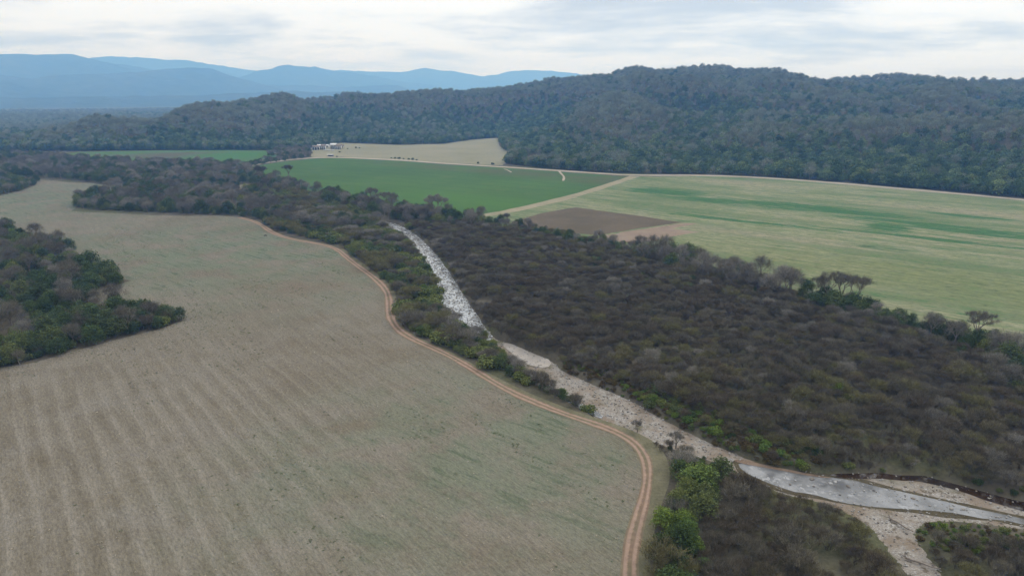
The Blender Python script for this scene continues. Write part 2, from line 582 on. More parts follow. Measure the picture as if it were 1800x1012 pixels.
def mat_flat(name, col, var=.25, scale=3.0):
    k = M(name); p = k.n.new('ShaderNodeTexCoord').outputs['Object']
    n = k.noise(p, scale, 4, .6)
    lo = tuple(c * (1 - var) for c in col); hi = tuple(min(1, c * (1 + var)) for c in col)
    return k.diffuse(k.ramp(n, [(.3, lo), (.7, hi)]))


BARK = mat_flat('grey_bark', (.15, .13, .11), .3, 2.0)
BARK_D = mat_flat('dark_bark', (.09, .078, .065), .3, 2.0)
LEAF_DARK = mat_leaf('dark_evergreen_leaves', [(0.0330, 0.0514, 0.0221), (0.0661, 0.0918, 0.0306), (0.0441, 0.0624, 0.0306), (0.0918, 0.1120, 0.0391), (0.0532, 0.0808, 0.0340)])
LEAF_OLIVE = mat_leaf('olive_leaves', [(0.0914, 0.1129, 0.0399), (0.1306, 0.1435, 0.0462), (0.0827, 0.1004, 0.0462), (0.1522, 0.1673, 0.0462)])
LEAF_BRIGHT = mat_leaf('fresh_green_leaves', [(0.0810, 0.1286, 0.0298), (0.1238, 0.1665, 0.0340), (0.0715, 0.1142, 0.0340)])
LEAF_BROWN = mat_leaf('red_brown_bush_leaves', [(.0960, .0680, .0360), (.1120, .0920, .0400), (.0800, .0560, .0360)])
TWIG_GREY = mat_leaf('grey_twigs', [(0.1452, 0.1328, 0.1129), (0.2112, 0.1935, 0.1640), (0.1166, 0.1050, 0.0900), (0.1731, 0.1574, 0.1282)], .1)
TWIG_MAUVE = mat_leaf('mauve_grey_twigs', [(0.1048, 0.0928, 0.0706), (0.1361, 0.1200, 0.0897), (0.0852, 0.0739, 0.0562), (0.1152, 0.1011, 0.0741)], .1)
TWIG_BROWN = mat_leaf('brown_twigs', [(0.0899, 0.0722, 0.0506), (0.1115, 0.0924, 0.0655), (0.0755, 0.0602, 0.0441), (0.1079, 0.0947, 0.0595)], .1)
TWIG_OLIVE = mat_leaf('budding_olive_twigs', [(0.1153, 0.1057, 0.0497), (0.1352, 0.1252, 0.0564), (0.1193, 0.1017, 0.0597)], .15)

# ------------------------------------------------------------------ setting: layout lines (pixels of the photograph -> metres)
TRACK_PX = [(1104, 1120), (1107, 1040), (1106, 990), (1112, 950), (1122, 910), (1134, 870), (1139, 835), (1135, 805), (1118, 780), (1090, 762), (1055, 748), (1015, 735), (975, 721), (935, 705), (895, 687), (860, 667), (825, 645), (790, 625), (755, 609), (725, 596), (700, 580), (688, 563), (684, 545), (684, 525), (678, 508), (660, 490), (638, 474), (612, 455), (597, 441), (578, 432), (545, 426), (515, 421), (490, 414), (472, 405), (462, 397), (447, 389), (420, 382)]
TRACK = chaikin(GP(TRACK_PX), 2)
ZW = -1.55                                   # water level
ZB = -1.25                                   # gravel level
UP_L = [(668, 390), (690, 400), (715, 418), (735, 440), (750, 460), (762, 480), (770, 505), (773, 528), (784, 547), (803, 565), (835, 584), (848, 600)]
UP_R = [(690, 391), (715, 401), (740, 419), (762, 441), (782, 466), (803, 498), (823, 530), (838, 552), (850, 570), (872, 596)]
MID_L = [(848, 600), (872, 612), (890, 622), (905, 643), (925, 660), (950, 677), (985, 699), (1030, 722), (1060, 742), (1100, 760), (1160, 782), (1230, 803), (1290, 826)]
MID_R = [(872, 596), (890, 600), (940, 622), (972, 634), (992, 652), (1040, 674), (1100, 698), (1150, 727), (1200, 754), (1260, 782), (1330, 812)]
LOW_U = [(1330, 811), (1400, 826), (1460, 832), (1540, 829), (1614, 833), (1655, 841), (1725, 860), (1800, 880), (1900, 908), (2050, 956)]
LOW_D = [(1290, 826), (1335, 850), (1385, 872), (1430, 880), (1480, 895), (1530, 925), (1560, 965), (1600, 1015), (1640, 1060), (1700, 1060), (1660, 1010), (1625, 965), (1605, 935), (1640, 912), (1720, 920), (1800, 930), (1920, 950), (2060, 990)]
BED_PX = UP_L + MID_L[1:] + LOW_D[1:] + LOW_U[::-1] + MID_R[::-1][1:] + UP_R[::-1][1:]
BED = chaikin(GP(BED_PX, ZB), 1, True)
VALLEY_PX = [(-2500, 300), (-900, 264), (0, 265), (130, 266), (300, 264), (470, 264), (545, 261), (600, 251), (700, 255), (780, 253), (830, 246), (875, 242), (884, 262), (905, 273), (885, 288), (950, 296), (1050, 303), (1150, 306), (1250, 306), (1400, 314), (1600, 331), (1800, 349), (2000, 371), (2600, 460)]
VALLEY = np.vstack([GP(VALLEY_PX), [[900, -200], [-900, -200], [-2500, 300]]])
HEAD = R(18)                                  # the long axis of the built land points this far left of +Y
AX_U = np.array([-math.sin(HEAD), math.cos(HEAD)]); AX_V = np.array([math.cos(HEAD), math.sin(HEAD)])
U0, U1, V0, V1 = -260, 12100, -4000, 4650


def bed_depth(P):
    """height of the valley floor: terrace at 0, stream bed sunk below it"""
    d = dist_line(P, BED, True)
    ins = inside(P, BED)
    s = np.where(ins, d, -d)
    return -1.75 * smooth(-2.2, 0.6, s)


# ground sheet
river_uv = np.c_[BED @ AX_U, BED @ AX_V]
ulo, vlo = river_uv.min(0) - 6; uhi, vhi = river_uv.max(0) + 6
def axis(lo, a, b, hi, fine):
    c = list(np.arange(a, b, fine))
    s, x = fine, a
    pre = []
    while x > lo:
        s *= 1.35; x -= s; pre.append(max(x, lo))
    s, x = fine, c[-1]
    post = []
    while x < hi:
        s *= 1.35; x += s; post.append(min(x, hi))
    return np.array(pre[::-1] + c + post)
gu = axis(U0, max(ulo, 20), uhi, U1, 1.6); gv = axis(V0, vlo, min(vhi, 260), V1, 1.6)
UU, VV = np.meshgrid(gu, gv, indexing='ij')
XY = UU.reshape(-1, 1) * AX_U + VV.reshape(-1, 1) * AX_V
zg = np.zeros(len(XY))
near_bed = (XY[:, 0] > BED[:, 0].min() - 5) & (XY[:, 0] < BED[:, 0].max() + 5) & (XY[:, 1] > BED[:, 1].min() - 5) & (XY[:, 1] < BED[:, 1].max() + 5)
zg[near_bed] = bed_depth(XY[near_bed])
nu, nv = len(gu), len(gv)
idx = np.arange(nu * nv).reshape(nu, nv)
quads = np.stack([idx[:-1, :-1], idx[:-1, 1:], idx[1:, 1:], idx[1:, :-1]], -1).reshape(-1, 4)
GROUND_MAT = mat_ground()
o = link('ground', mesh_np('ground', np.c_[XY, zg], quads[:, ::-1], [GROUND_MAT]))
tag(o, 'brown valley floor of leaf litter and dry grass under the scrub', 'ground', 'structure')


def sheet(name, pts, z, mat, label, cat, world=False, smooth_n=0, rough=0.0):
    P = np.asarray(pts, float) if world else GP(pts, 0 if z > -1 else z)
    if smooth_n: P = chaikin(P, smooth_n, True)
    if rough:
        Q = []
        for i in range(len(P)):
            a, b = P[i], P[(i + 1) % len(P)]
            L = np.linalg.norm(b - a); n = int(np.clip(L / (rough * 4), 1, 60))
            for j in range(n):
                Q.append(a + (b - a) * j / n)
        Q = np.array(Q)
        P = Q + np.c_[fbm(Q[:, 0], Q[:, 1], rough * 9, 3, 31), fbm(Q[:, 0], Q[:, 1], rough * 9, 3, 47)] * rough * 1.5
    import bmesh
    bm = bmesh.new()
    vs = [bm.verts.new((x, y, z)) for x, y in P]
    es = [bm.edges.new((vs[i], vs[(i + 1) % len(vs)])) for i in range(len(vs))]
    bmesh.ops.triangle_fill(bm, edges=es, use_beauty=True)
    for f in bm.faces:
        if f.normal.z < 0: f.normal_flip()
    me = bpy.data.meshes.new(name); bm.to_mesh(me); bm.free()
    me.materials.append(mat)
    o = link(name, me)
    return tag(o, label, cat, 'structure')


def ribbon(name, line, widths, z, mat, label, cat, prof=None):
    line = np.asarray(line); n = len(line)
    t = np.gradient(line, axis=0); t /= np.linalg.norm(t, axis=1)[:, None]
    nrm = np.c_[-t[:, 1], t[:, 0]]
    w = np.broadcast_to(np.asarray(widths, float), (n,))
    prof = prof or [(-.5, 0), (.5, 0)]
    k = len(prof)
    V = np.zeros((n, k, 3)); UV = np.zeros((n, k, 2))
    L = np.concatenate([[0], np.cumsum(np.linalg.norm(np.diff(line, axis=0), axis=1))])
    jit = 1 + .30 * (vnoise(L / 5, L * 0, 5) - .5) + .25 * (vnoise(L / 23, L * 0, 6) - .5)
    for j, (u, dz) in enumerate(prof):
        V[:, j, :2] = line + nrm * (u * w * jit)[:, None]; V[:, j, 2] = z + dz
        UV[:, j, 0] = u + .5; UV[:, j, 1] = L
    ii = np.arange(n * k).reshape(n, k)
    q = np.stack([ii[:-1, :-1], ii[1:, :-1], ii[1:, 1:], ii[:-1, 1:]], -1).reshape(-1, 4)
    if np.cross(nrm[0], t[0]) > 0: pass
    me = mesh_np(name, V.reshape(-1, 3), q[:, ::-1], [mat])
    uvl = me.uv_layers.new(name='UVMap')
    li = np.zeros(len(me.loops), np.int32); me.loops.foreach_get('vertex_index', li)
    uvl.data.foreach_set('uv', UV.reshape(-1, 2)[li].astype(np.float32).ravel())
    o = link(name, me)
    return tag(o, label, cat, 'structure')


FIELD_PX = TRACK_PX + [(380, 379), (330, 380), (260, 378), (200, 375), (150, 373), (125, 371), (150, 352), (215, 334), (185, 326), (160, 322), (120, 321), (100, 318), (66, 316), (30, 318), (-80, 330), (-400, 380), (-500, 700), (-400, 1120)]
sheet('stubble_field', FIELD_PX, .030, mat_stubble(), 'large bare stubble field filling the left foreground beside the red track', 'field')
VERGE_M = mat_verge()
vl = chaikin(GP([(1150, 1120), (1140, 1000), (1150, 930), (1165, 880), (1180, 840), (1172, 800), (1150, 775), (1110, 755), (1060, 738), (1010, 722), (940, 695), (890, 672), (850, 650), (800, 622), (760, 604), (720, 586), (702, 568), (697, 545), (697, 520), (686, 500), (660, 478), (630, 457), (606, 438)]), 2)
sheet('verge', np.vstack([TRACK[:-26], vl[::-1]]), .018, VERGE_M, 'dry grass verge between the red track and the streamside bushes', 'verge', True)
pr = [(-.5, 0), (-.36, .02), (-.24, -.012), (-.12, .015), (0, .04), (.12, .015), (.24, -.012), (.36, .02), (.5, 0)]
wid = np.interp(np.arange(len(TRACK)), [0, 40, 75, len(TRACK)], [3.1, 3.0, 3.4, 4.2])
ribbon('dirt_track', TRACK, wid, .075, mat_track(), 'curving two-rut red dirt track along the edge of the stubble field', 'track', pr)

sheet('green_crop_field', [(425, 296), (480, 287), (548, 279), (600, 278), (640, 280), (700, 283), (780, 289), (850, 293), (950, 300), (1050, 307), (1108, 312), (1050, 331), (1000, 346), (930, 363), (850, 379), (800, 392), (700, 378), (600, 352), (520, 328), (450, 306)], .032, mat_green(), 'smooth bright green crop field in the middle of the valley', 'field', rough=1.2)
STRIPED_M = mat_striped()
sheet('patchy_crop_field', [(1118, 311), (1250, 309.5), (1400, 317.5), (1600, 335), (1800, 353), (2000, 376), (2500, 440), (2300, 760), (1900, 660), (1800, 620), (1700, 590), (1560, 555), (1400, 510), (1300, 482), (1180, 450), (1090, 432), (1000, 415), (900, 402), (850, 393), (856, 379), (938, 363), (1004, 347), (1056, 331)], .033, STRIPED_M, 'pale yellow green field with dark green bands on the right', 'field', rough=1.2)
SOIL_M = mat_plain('ploughed_brown_soil', [(.32, (.07, .06, .042)), (.5, (.092, .075, .054)), (.68, (.12, .094, .067))], .035, .6, .5)
sheet('ploughed_plot', [(905, 388), (960, 373), (1010, 364.5), (1100, 376), (1204, 391.5), (1120, 402), (1052, 413), (990, 409), (930, 400)], .045, SOIL_M, 'small bare brown ploughed plot at the corner of the pale field', 'field', rough=1.2)
PINK_M = mat_plain('pinkish_bare_soil', [(.32, (.14, .105, .08)), (.5, (.19, .145, .112)), (.68, (.21, .18, .13))], .08, .9, .5)
sheet('bare_soil_patch', [(1052, 415), (1120, 404), (1206, 392.5), (1225, 393), (1180, 402), (1230, 408), (1180, 416), (1120, 428), (1085, 424)], .052, PINK_M, 'pinkish bare soil strip below the ploughed plot', 'soil patch', rough=1.6)
ROAD_M = mat_plain('pale_dirt_road', [(.32, (.21, .185, .145)), (.5, (.27, .235, .19)), (.68, (.32, .285, .235))], .06, .5, .3)
ribbon('farm_road', chaikin(GP([(430, 292.5), (480, 284), (545, 277.3), (600, 277), (640, 278.6), (700, 281.4), (780, 287.3), (850, 291.4), (950, 297.8), (1050, 304.6), (1112, 308.6), (1250, 308), (1400, 315.8), (1600, 333), (1800, 351), (2050, 378)]), 2), 11, .06, ROAD_M, 'pale dirt farm road along the foot of the wooded hill', 'road')
ribbon('field_edge_path', chaikin(GP([(1116, 310), (1056, 330), (1004, 346), (938, 362), (890, 372.5), (848, 379)]), 2), [9] * 1 if False else 10, .055, mat_plain('straw_edge', [(.3, (.155, .145, .09)), (.5, (.21, .187, .13)), (.7, (.25, .212, .155))], .05, .5, .3), 'straw coloured path between the green field and the pale field', 'path')
STRAW_M = mat_plain('dry_pasture', [(.32, (.145, .140, .094)), (.5, (.178, .168, .116)), (.68, (.21, .188, .134))], .012, .25, .3)
sheet('far_pasture', [(548, 277), (540, 262), (600, 250.5), (700, 254.5), (780, 252.5), (830, 245.5), (878, 241), (886, 262), (906, 273), (884, 291), (850, 290), (780, 286), (700, 280.5), (640, 277.8), (600, 276)], .036, STRAW_M, 'dry straw coloured pasture below the hill in the distance', 'pasture', rough=2.5)
sheet('far_crop_field', [(100, 273), (140, 267), (300, 264.5), (400, 263.5), (470, 264.5), (500, 272), (470, 279), (430, 288), (350, 290), (240, 288), (140, 279)], .034, mat_far_green(), 'narrow green field with a brown strip beyond the woods at left', 'field', rough=2.5)
LIT_M = mat_litter()
LEFT_WOOD_PX = [(-400, 400), (-100, 400), (0, 405), (60, 420), (120, 440), (150, 466), (195, 487), (231, 493), (190, 506), (140, 521), (215, 538), (290, 551), (322, 563), (285, 577), (225, 592), (140, 614), (60, 637), (-20, 650), (-200, 690), (-400, 740)]
sheet('woodland_floor', LEFT_WOOD_PX, .042, LIT_M, 'shaded leaf litter under the wood at the left edge', 'woodland floor')
EDGE_WOOD_PX = [(-300, 335), (-100, 318), (0, 316), (66, 318), (62, 326), (30, 337), (0, 344), (-100, 360), (-300, 395)]
sheet('woodland_floor', EDGE_WOOD_PX, .042, LIT_M, 'leaf litter under the small bush strip at the far left', 'woodland floor')

# stream
GRAVEL_M = mat_gravel()
sheet('gravel_clearing', [(414, 331), (420, 325), (432, 323), (447, 324), (449, 330), (438, 335), (424, 335)], .05, GRAVEL_M, 'small pale gravel clearing inside the mixed wood', 'clearing', rough=1.0)
sheet('gravel_bed', BED, ZB - .22, GRAVEL_M, 'pale stony stream bed winding between the thickets', 'stream bed', True, rough=0.5)
RAPID_PX = UP_L + [(872, 596)] + UP_R[::-1][1:]
RAPID = chaikin(GP(RAPID_PX, ZW), 1, True)
RAPID_C = RAPID.mean(0)
sheet('rapids', RAPID, ZB - .16, mat_water(.55, 'white_rapids', (.13, .132, .13)), 'shallow white rapids running between stones', 'water', True)
POOL_PX = [(1296, 812), (1345, 819), (1400, 830), (1450, 839), (1500, 845), (1545, 858), (1600, 869), (1680, 886), (1760, 904), (1830, 918), (1900, 940), (1900, 950), (1800, 920), (1700, 908), (1620, 899), (1540, 890), (1480, 882), (1430, 870), (1380, 862), (1338, 847), (1300, 826)]
WETM = mat_plain('wet_margin', [(.3, (.04, .034, .022)), (.5, (.065, .054, .034)), (.7, (.10, .085, .058))], .4, 2.2)
sheet('wet_margin', chaikin(GP([(1286, 806), (1345, 814), (1400, 824), (1450, 832), (1505, 838), (1550, 852), (1600, 864), (1680, 882), (1760, 900), (1830, 914), (1900, 936), (1900, 955), (1800, 924), (1700, 912), (1620, 903), (1540, 894), (1480, 887), (1430, 876), (1376, 867), (1332, 852), (1292, 830)], ZW), 1, True), ZB - .19, WETM, 'dark wet silt margin around the calm pool', 'bank', True, rough=0.5)
sheet('stream_pool', chaikin(GP(POOL_PX, ZW), 1, True), ZB - .15, mat_water(0, 'still_stream_water', (.088, .088, .090)), 'calm grey stretch of stream reflecting the cloudy sky', 'water', True, rough=0.7)
BACK_PX = [(1450, 833), (1540, 832), (1614, 836), (1655, 844), (1725, 863), (1800, 883), (1900, 911), (1900, 926), (1800, 900), (1735, 879), (1640, 851), (1600, 844), (1540, 841), (1480, 841)]
sheet('side_channel', chaikin(GP(BACK_PX, ZW), 1, True), ZB - .14, mat_water(0, 'brown_still_water', (.016, .009, .005)), 'dark brown side channel under the right bank', 'water', True, rough=0.5)
sheet('narrow_stream', chaikin(GP([(905, 640), (930, 657), (960, 676), (990, 694), (1030, 713), (1060, 730), (1056, 738), (1020, 722), (980, 702), (945, 680), (915, 660), (900, 645)], ZW), 1, True), ZB - .13, mat_water(.25, 'broken_stream_water', (.085, .085, .085)), 'thin stream trickling along the gravel bar', 'water', True, rough=0.4)
sheet('red_bank', chaikin(GP([(1288, 806), (1310, 806), (1345, 816), (1420, 831), (1470, 839), (1440, 838), (1390, 829), (1340, 819), (1300, 812)], ZB), 1, True), ZB - .10, mat_red_bank(), 'red earth beach at the head of the pool', 'bank', True, rough=0.4)
sheet('sand_fan', chaikin(GP([(880, 602), (905, 604), (945, 622), (972, 634), (965, 645), (930, 640), (905, 628)], ZB), 1, True), ZB - .10, mat_plain('pale_sand', [(.3, (.235, .21, .185)), (.5, (.285, .258, .23)), (.7, (.325, .295, .265))], .3, 2.5), 'smooth pale sand at the top of the gravel bar', 'sand', True, rough=1.3)
ribbon('worn_crop_line', chaikin(GP([(983, 301), (987, 306), (992, 311), (990, 318)]), 2), 2.2, .07, ROAD_M, 'short curved pale track worn into the green field', 'path')
ribbon('worn_crop_line', chaikin(GP([(886, 297), (892, 299), (899, 303)]), 2), 1.8, .07, ROAD_M, 'short straight pale track worn into the green field', 'path')

# ------------------------------------------------------------------ hills
def ray_point(x, y, D):
    d = ray(x, y); h = math.hypot(d[0], d[1])
    return np.array([d[0] / h * D, d[1] / h * D, CAM_H + d[2] / h * D])


def ridge(pts, drop, width):
    P = np.array([ray_point(*p) for p in pts]); P[:, 2] -= drop
    w = np.broadcast_to(np.asarray(width, float), (len(P),))
    return P, w


RIDGES = [
    ridge([(-250, 256, 1180), (-100, 248, 1200), (30, 238, 1230), (130, 211, 1290), (260, 197, 1380), (420, 181, 1450), (560, 175, 1560), (700, 160, 1650), (850, 158, 1750), (950, 152, 1800), (1040, 139, 1800), (1150, 127, 1750), (1250, 119, 1650), (1330, 131, 1650), (1450, 141, 1700), (1600, 144, 1750), (1800, 148, 1750), (2100, 152, 1700)], 8,
          [90, 90, 110, 150, 180, 210, 230, 250, 270, 290, 330, 380, 420, 450, 480, 500, 520, 520]),
    ridge([(1230, 128, 1600), (1120, 160, 1350), (1050, 183, 1180), (960, 224, 1030), (905, 262, 930)], 8, [250, 190, 170, 130, 70]),
    ridge([(1420, 150, 1650), (1390, 185, 1250), (1350, 240, 930)], 8, [250, 170, 110]),
    ridge([(1700, 155, 1650), (1640, 195, 1080), (1560, 262, 780)], 8, [250, 190, 110]),
    ridge([(1980, 160, 1500), (1900, 215, 900), (1830, 280, 680)], 8, [250, 200, 110]),
    ridge([(420, 182, 1440), (345, 206, 1280), (310, 236, 1130)], 8, [150, 110, 70]),
    ridge([(700, 162, 1630), (640, 192, 1430), (590, 226, 1290)], 8, [180, 120, 70]),
    ridge([(900, 160, 1780), (830, 192, 1500), (790, 225, 1320)], 8, [200, 130, 70]),
]


def hill_z(P):
    P = np.asarray(P, float)
    h = np.zeros(len(P))
    for pts, w in RIDGES:
        for i in range(len(pts) - 1):
            a, b = pts[i], pts[i + 1]
            ab = b[:2] - a[:2]
            t = np.clip(((P - a[:2]) @ ab) / (ab @ ab), 0, 1)
            q = P - (a[:2] + t[:, None] * ab)
            d = np.sqrt((q * q).sum(1))
            zr = a[2] + (b[2] - a[2]) * t; wr = w[i] + (w[i + 1] - w[i]) * t
            h = np.maximum(h, zr * np.exp(-(d / wr) ** 2 * .9))
    return h


HX = np.arange(-1900, 2300.1, 15.0); HY = np.arange(380, 2500.1, 15.0)
hx, hy = np.meshgrid(HX, HY, indexing='ij')
HP = np.c_[hx.ravel(), hy.ravel()]
hz = hill_z(HP)
hz = hz * (1 + .0 * hz) + (fbm(HP[:, 0], HP[:, 1], 170, 4, 3) * 16 - np.abs(fbm(HP[:, 0] * .8 + HP[:, 1] * .3, HP[:, 1] * .6, 150, 3, 8)) * 62 + 13) * np.clip(hz / 40, 0, 1)
outv = ~inside(HP, VALLEY)
dv = dist_line(HP, VALLEY[:len(VALLEY_PX)])
hz = np.where(outv, hz * smooth(0, 260, dv) ** .8 + .0, 0)
# keep only a smooth version
HZ = hz.reshape(hx.shape)
for _ in range(2):
    HZ[1:-1, 1:-1] = (HZ[1:-1, 1:-1] * 2 + HZ[:-2, 1:-1] + HZ[2:, 1:-1] + HZ[1:-1, :-2] + HZ[1:-1, 2:]) / 6


def terrain(P):
    """hill height by bilinear lookup"""
    gx = np.clip((P[:, 0] - HX[0]) / 15.0, 0, len(HX) - 1.001); gy = np.clip((P[:, 1] - HY[0]) / 15.0, 0, len(HY) - 1.001)
    i, j = gx.astype(int), gy.astype(int); fx, fy = gx - i, gy - j
    z = (HZ[i, j] * (1 - fx) + HZ[i + 1, j] * fx) * (1 - fy) + (HZ[i, j + 1] * (1 - fx) + HZ[i + 1, j + 1] * fx) * fy
    inb = (P[:, 0] > HX[0]) & (P[:, 0] < HX[-1]) & (P[:, 1] > HY[0]) & (P[:, 1] < HY[-1])
    return np.where(inb, z, 0)


ii = np.arange(HZ.size).reshape(HZ.shape)
q = np.stack([ii[:-1, :-1], ii[1:, :-1], ii[1:, 1:], ii[:-1, 1:]], -1).reshape(-1, 4)
keep = HZ.ravel()[q].max(1) > 0.3
hv = np.c_[HP, HZ.ravel() - .25]
used = np.unique(q[keep]); remap = np.full(HZ.size, -1); remap[used] = np.arange(len(used))
o = link('hill', mesh_np('hill', hv[used], remap[q[keep]], [LIT_M]))
for p_ in o.data.polygons: p_.use_smooth = True
tag(o, 'wooded hill ridge crossing the middle distance', 'hill', 'structure')

# distant mountains
def mat_mountain():
    k = M('distant_mountain_forest'); p = k.pos()
    n = k.noise(p, .012, 6, .65); b = k.noise(p, .0016, 5)
    c = k.ramp(k.math('ADD', k.math('MULTIPLY', n, .6), k.math('MULTIPLY', b, .4)), [(.3, (.025, .034, .028)), (.55, (.05, .058, .043)), (.75, (.085, .08, .062))])
    return k.diffuse(c, k.bump(n, .8, 12))


MT = mat_mountain()


def mountain(pts, drop, width, step, seed, amp, label):
    pts = [(x_, y_, D_ * 1.5) for x_, y_, D_ in pts]
    P, w = ridge(pts, drop, np.asarray(width) * 1.5)
    lo = P[:, :2].min(0) - w.max() * 1.25; hi = P[:, :2].max(0) + w.max() * 1.25
    xs, ys = np.arange(lo[0], hi[0], step), np.arange(lo[1], hi[1], step)
    gx, gy = np.meshgrid(xs, ys, indexing='ij'); Q = np.c_[gx.ravel(), gy.ravel()]
    h = np.zeros(len(Q))
    wx = Q + np.c_[fbm(Q[:, 0], Q[:, 1], 700, 3, seed + 5), fbm(Q[:, 0], Q[:, 1], 700, 3, seed + 9)] * 60
    for i in range(len(P) - 1):
        a, b = P[i], P[i + 1]; ab = b[:2] - a[:2]
        t = np.clip(((wx - a[:2]) @ ab) / (ab @ ab), 0, 1)
        d = np.linalg.norm(wx - (a[:2] + t[:, None] * ab), axis=1)
        wr = w[i] + (w[i + 1] - w[i]) * t
        h = np.maximum(h, (a[2] + (b[2] - a[2]) * t) * np.clip(1 - d / wr, 0, 1) ** 1.15)
    r = 1 - np.abs(fbm(Q[:, 0], Q[:, 1], 900, 5, seed))
    h = h * (1 + amp * (r - .8)) + fbm(Q[:, 0], Q[:, 1], 220, 4, seed + 3) * np.clip(h / 60, 0, 1) * 20 - 3
    u, v = Q @ AX_U, Q @ AX_V
    ok = (u < U1 - 60) & (v > V0 + 40) & (v < V1 - 40)
    h = np.where(ok, h, -3)
    q = np.arange(len(Q)).reshape(gx.shape)
    q = np.stack([q[:-1, :-1], q[1:, :-1], q[1:, 1:], q[:-1, 1:]], -1).reshape(-1, 4)
    q = q[(h[q].max(1) > -.5) & ok[q].all(1)]
    us = np.unique(q); rm = np.full(len(Q), -1); rm[us] = np.arange(len(us))
    o = link('mountain_range', mesh_np('mountain_range', np.c_[Q, h][us], rm[q], [MT]))
    for p_ in o.data.polygons: p_.use_smooth = True
    return tag(o, label, 'mountains', 'structure')


mountain([(-260, 168, 3600), (0, 172, 3700), (90, 168, 3700), (180, 166, 3750), (290, 168, 3800), (420, 164, 3900), (560, 160, 4000), (700, 164, 4100), (800, 172, 4100)], 0, 420, 30, 40, .25, 'low dark blue foothills beyond the wooded ridge at left')
mountain([(-250, 118, 4500), (-60, 128, 4600), (60, 138, 4700), (170, 130, 4800), (260, 124, 4900), (330, 121, 5000), (372, 119, 5050), (410, 131, 5100), (450, 146, 5150), (560, 152, 5200), (680, 150, 5300), (760, 160, 5300)], 0, [900, 900, 900, 900, 900, 850, 800, 700, 600, 550, 500, 450], 45, 60, .30, 'blue mountain shoulder in front of the highest peak')
mountain([(-300, 90, 5300), (-100, 92, 5500), (0, 92, 5600), (125, 93, 5700), (165, 101, 5750), (230, 116, 5800), (300, 128, 5900), (380, 138, 6000), (430, 131, 6050), (465, 119, 6100), (500, 112, 6150), (545, 119, 6200), (610, 125, 6250), (690, 137, 6300), (770, 150, 6400)], 0, [1100, 1100, 1100, 1100, 1000, 900, 700, 600, 600, 650, 700, 650, 600, 500, 400], 55, 90, .22, 'highest blue mountain mass at the far left')
mountain([(120, 104, 7000), (200, 101, 7000), (260, 101, 7000), (330, 108, 7050), (390, 115, 7050), (450, 126, 7100), (560, 127, 7150), (640, 122, 7200), (700, 123, 7200), (745, 121, 7200), (800, 127, 7250), (850, 133, 7250), (895, 126, 7250), (940, 122, 7250), (1000, 127, 7200), (1045, 131, 7100), (1100, 142, 7000)], 0, [900] * 17, 60, 120, .16, 'palest blue far mountain ridge behind the wooded hill')
mountain([(1660, 146, 3300), (1730, 140, 3350), (1780, 137, 3400), (1860, 138, 3400), (1960, 143, 3350)], 0, 420, 40, 150, .1, 'small blue hilltop peeping over the ridge at far right')

# ------------------------------------------------------------------ plant prototypes
def rot_frame(n):
    """orthonormal tangents for normals n"""
    a = np.where(np.abs(n[:, 2:3]) < .9, [[0, 0, 1.]], [[1., 0, 0]])
    t = np.cross(n, a); t /= np.linalg.norm(t, axis=1)[:, None]
    return t, np.cross(n, t)


def leaf_cloud(r, clumps, n, size, flat=.55, inner=.35):
    cl = np.asarray(clumps, float)                     # x y z rx ry rz
    area = cl[:, 3] * cl[:, 4] + cl[:, 5] * cl[:, 3]
    k = r.choice(len(cl), n, p=area / area.sum())
    d = r.normal(size=(n, 3)); d[:, 2] += .35; d /= np.linalg.norm(d, axis=1)[:, None]
    rad = inner + (1 - inner) * r.random(n) ** .45
    lump = 1 + .22 * np.sin(d[:, 0] * 5 + k) * np.cos(d[:, 1] * 4 + k * 2)
    c = cl[k, :3] + d * cl[k, 3:] * (rad * lump)[:, None]
    c[:, 2] = np.maximum(c[:, 2], .1)
    nn = d * flat + r.normal(size=(n, 3)) * (1 - flat) * .9 + [0, 0, .25]
    nn /= np.linalg.norm(nn, axis=1)[:, None]
    t, b = rot_frame(nn)
    a = r.random(n) * 6.283
    t2 = t * np.cos(a)[:, None] + b * np.sin(a)[:, None]; b2 = np.cross(nn, t2)
    s = size * (.55 + .9 * r.random(n))[:, None]
    V = np.stack([c - t2 * s * .5, c + b2 * s * .33 + nn * s * .1, c + t2 * s * .5, c - b2 * s * .33], 1).reshape(-1, 3)
    return V, np.arange(4 * n).reshape(n, 4)


def slivers(r, base, dirs, length, width):
    n = len(base)
    dirs = dirs / np.linalg.norm(dirs, axis=1)[:, None]
    t, b = rot_frame(dirs); a = r.random(n) * 6.283
    s = (t * np.cos(a)[:, None] + b * np.sin(a)[:, None])
    L = (length * (.5 + r.random(n)))[:, None]; W = (width * (.6 + .8 * r.random(n)))[:, None]
    V = np.stack([base - s * W * .5, base + s * W * .5, base + dirs * L], 1).reshape(-1, 3)
    return V, np.arange(3 * n).reshape(n, 3)


def tubes(segs, k=4):
    """segs: list of (p0, p1, r0, r1)"""
    p0 = np.array([s[0] for s in segs]); p1 = np.array([s[1] for s in segs])
    r0 = np.array([s[2] for s in segs]); r1 = np.array([s[3] for s in segs])
    d = p1 - p0; d /= np.maximum(np.linalg.norm(d, axis=1), 1e-6)[:, None]
    t, b = rot_frame(d)
    V = []
    for P_, R_ in ((p0, r0), (p1, r1)):
        for j in range(k):
            a = 6.283 * j / k
            V.append(P_ + (t * math.cos(a) + b * math.sin(a)) * R_[:, None])
    V = np.stack(V, 1)
    n = len(segs); base = np.arange(n)[:, None] * 2 * k
    F = np.stack([np.concatenate([base + j, base + (j + 1) % k, base + k + (j + 1) % k, base + k + j], 1) for j in range(k)], 1).reshape(-1, 4)
    return V.reshape(-1, 3), F


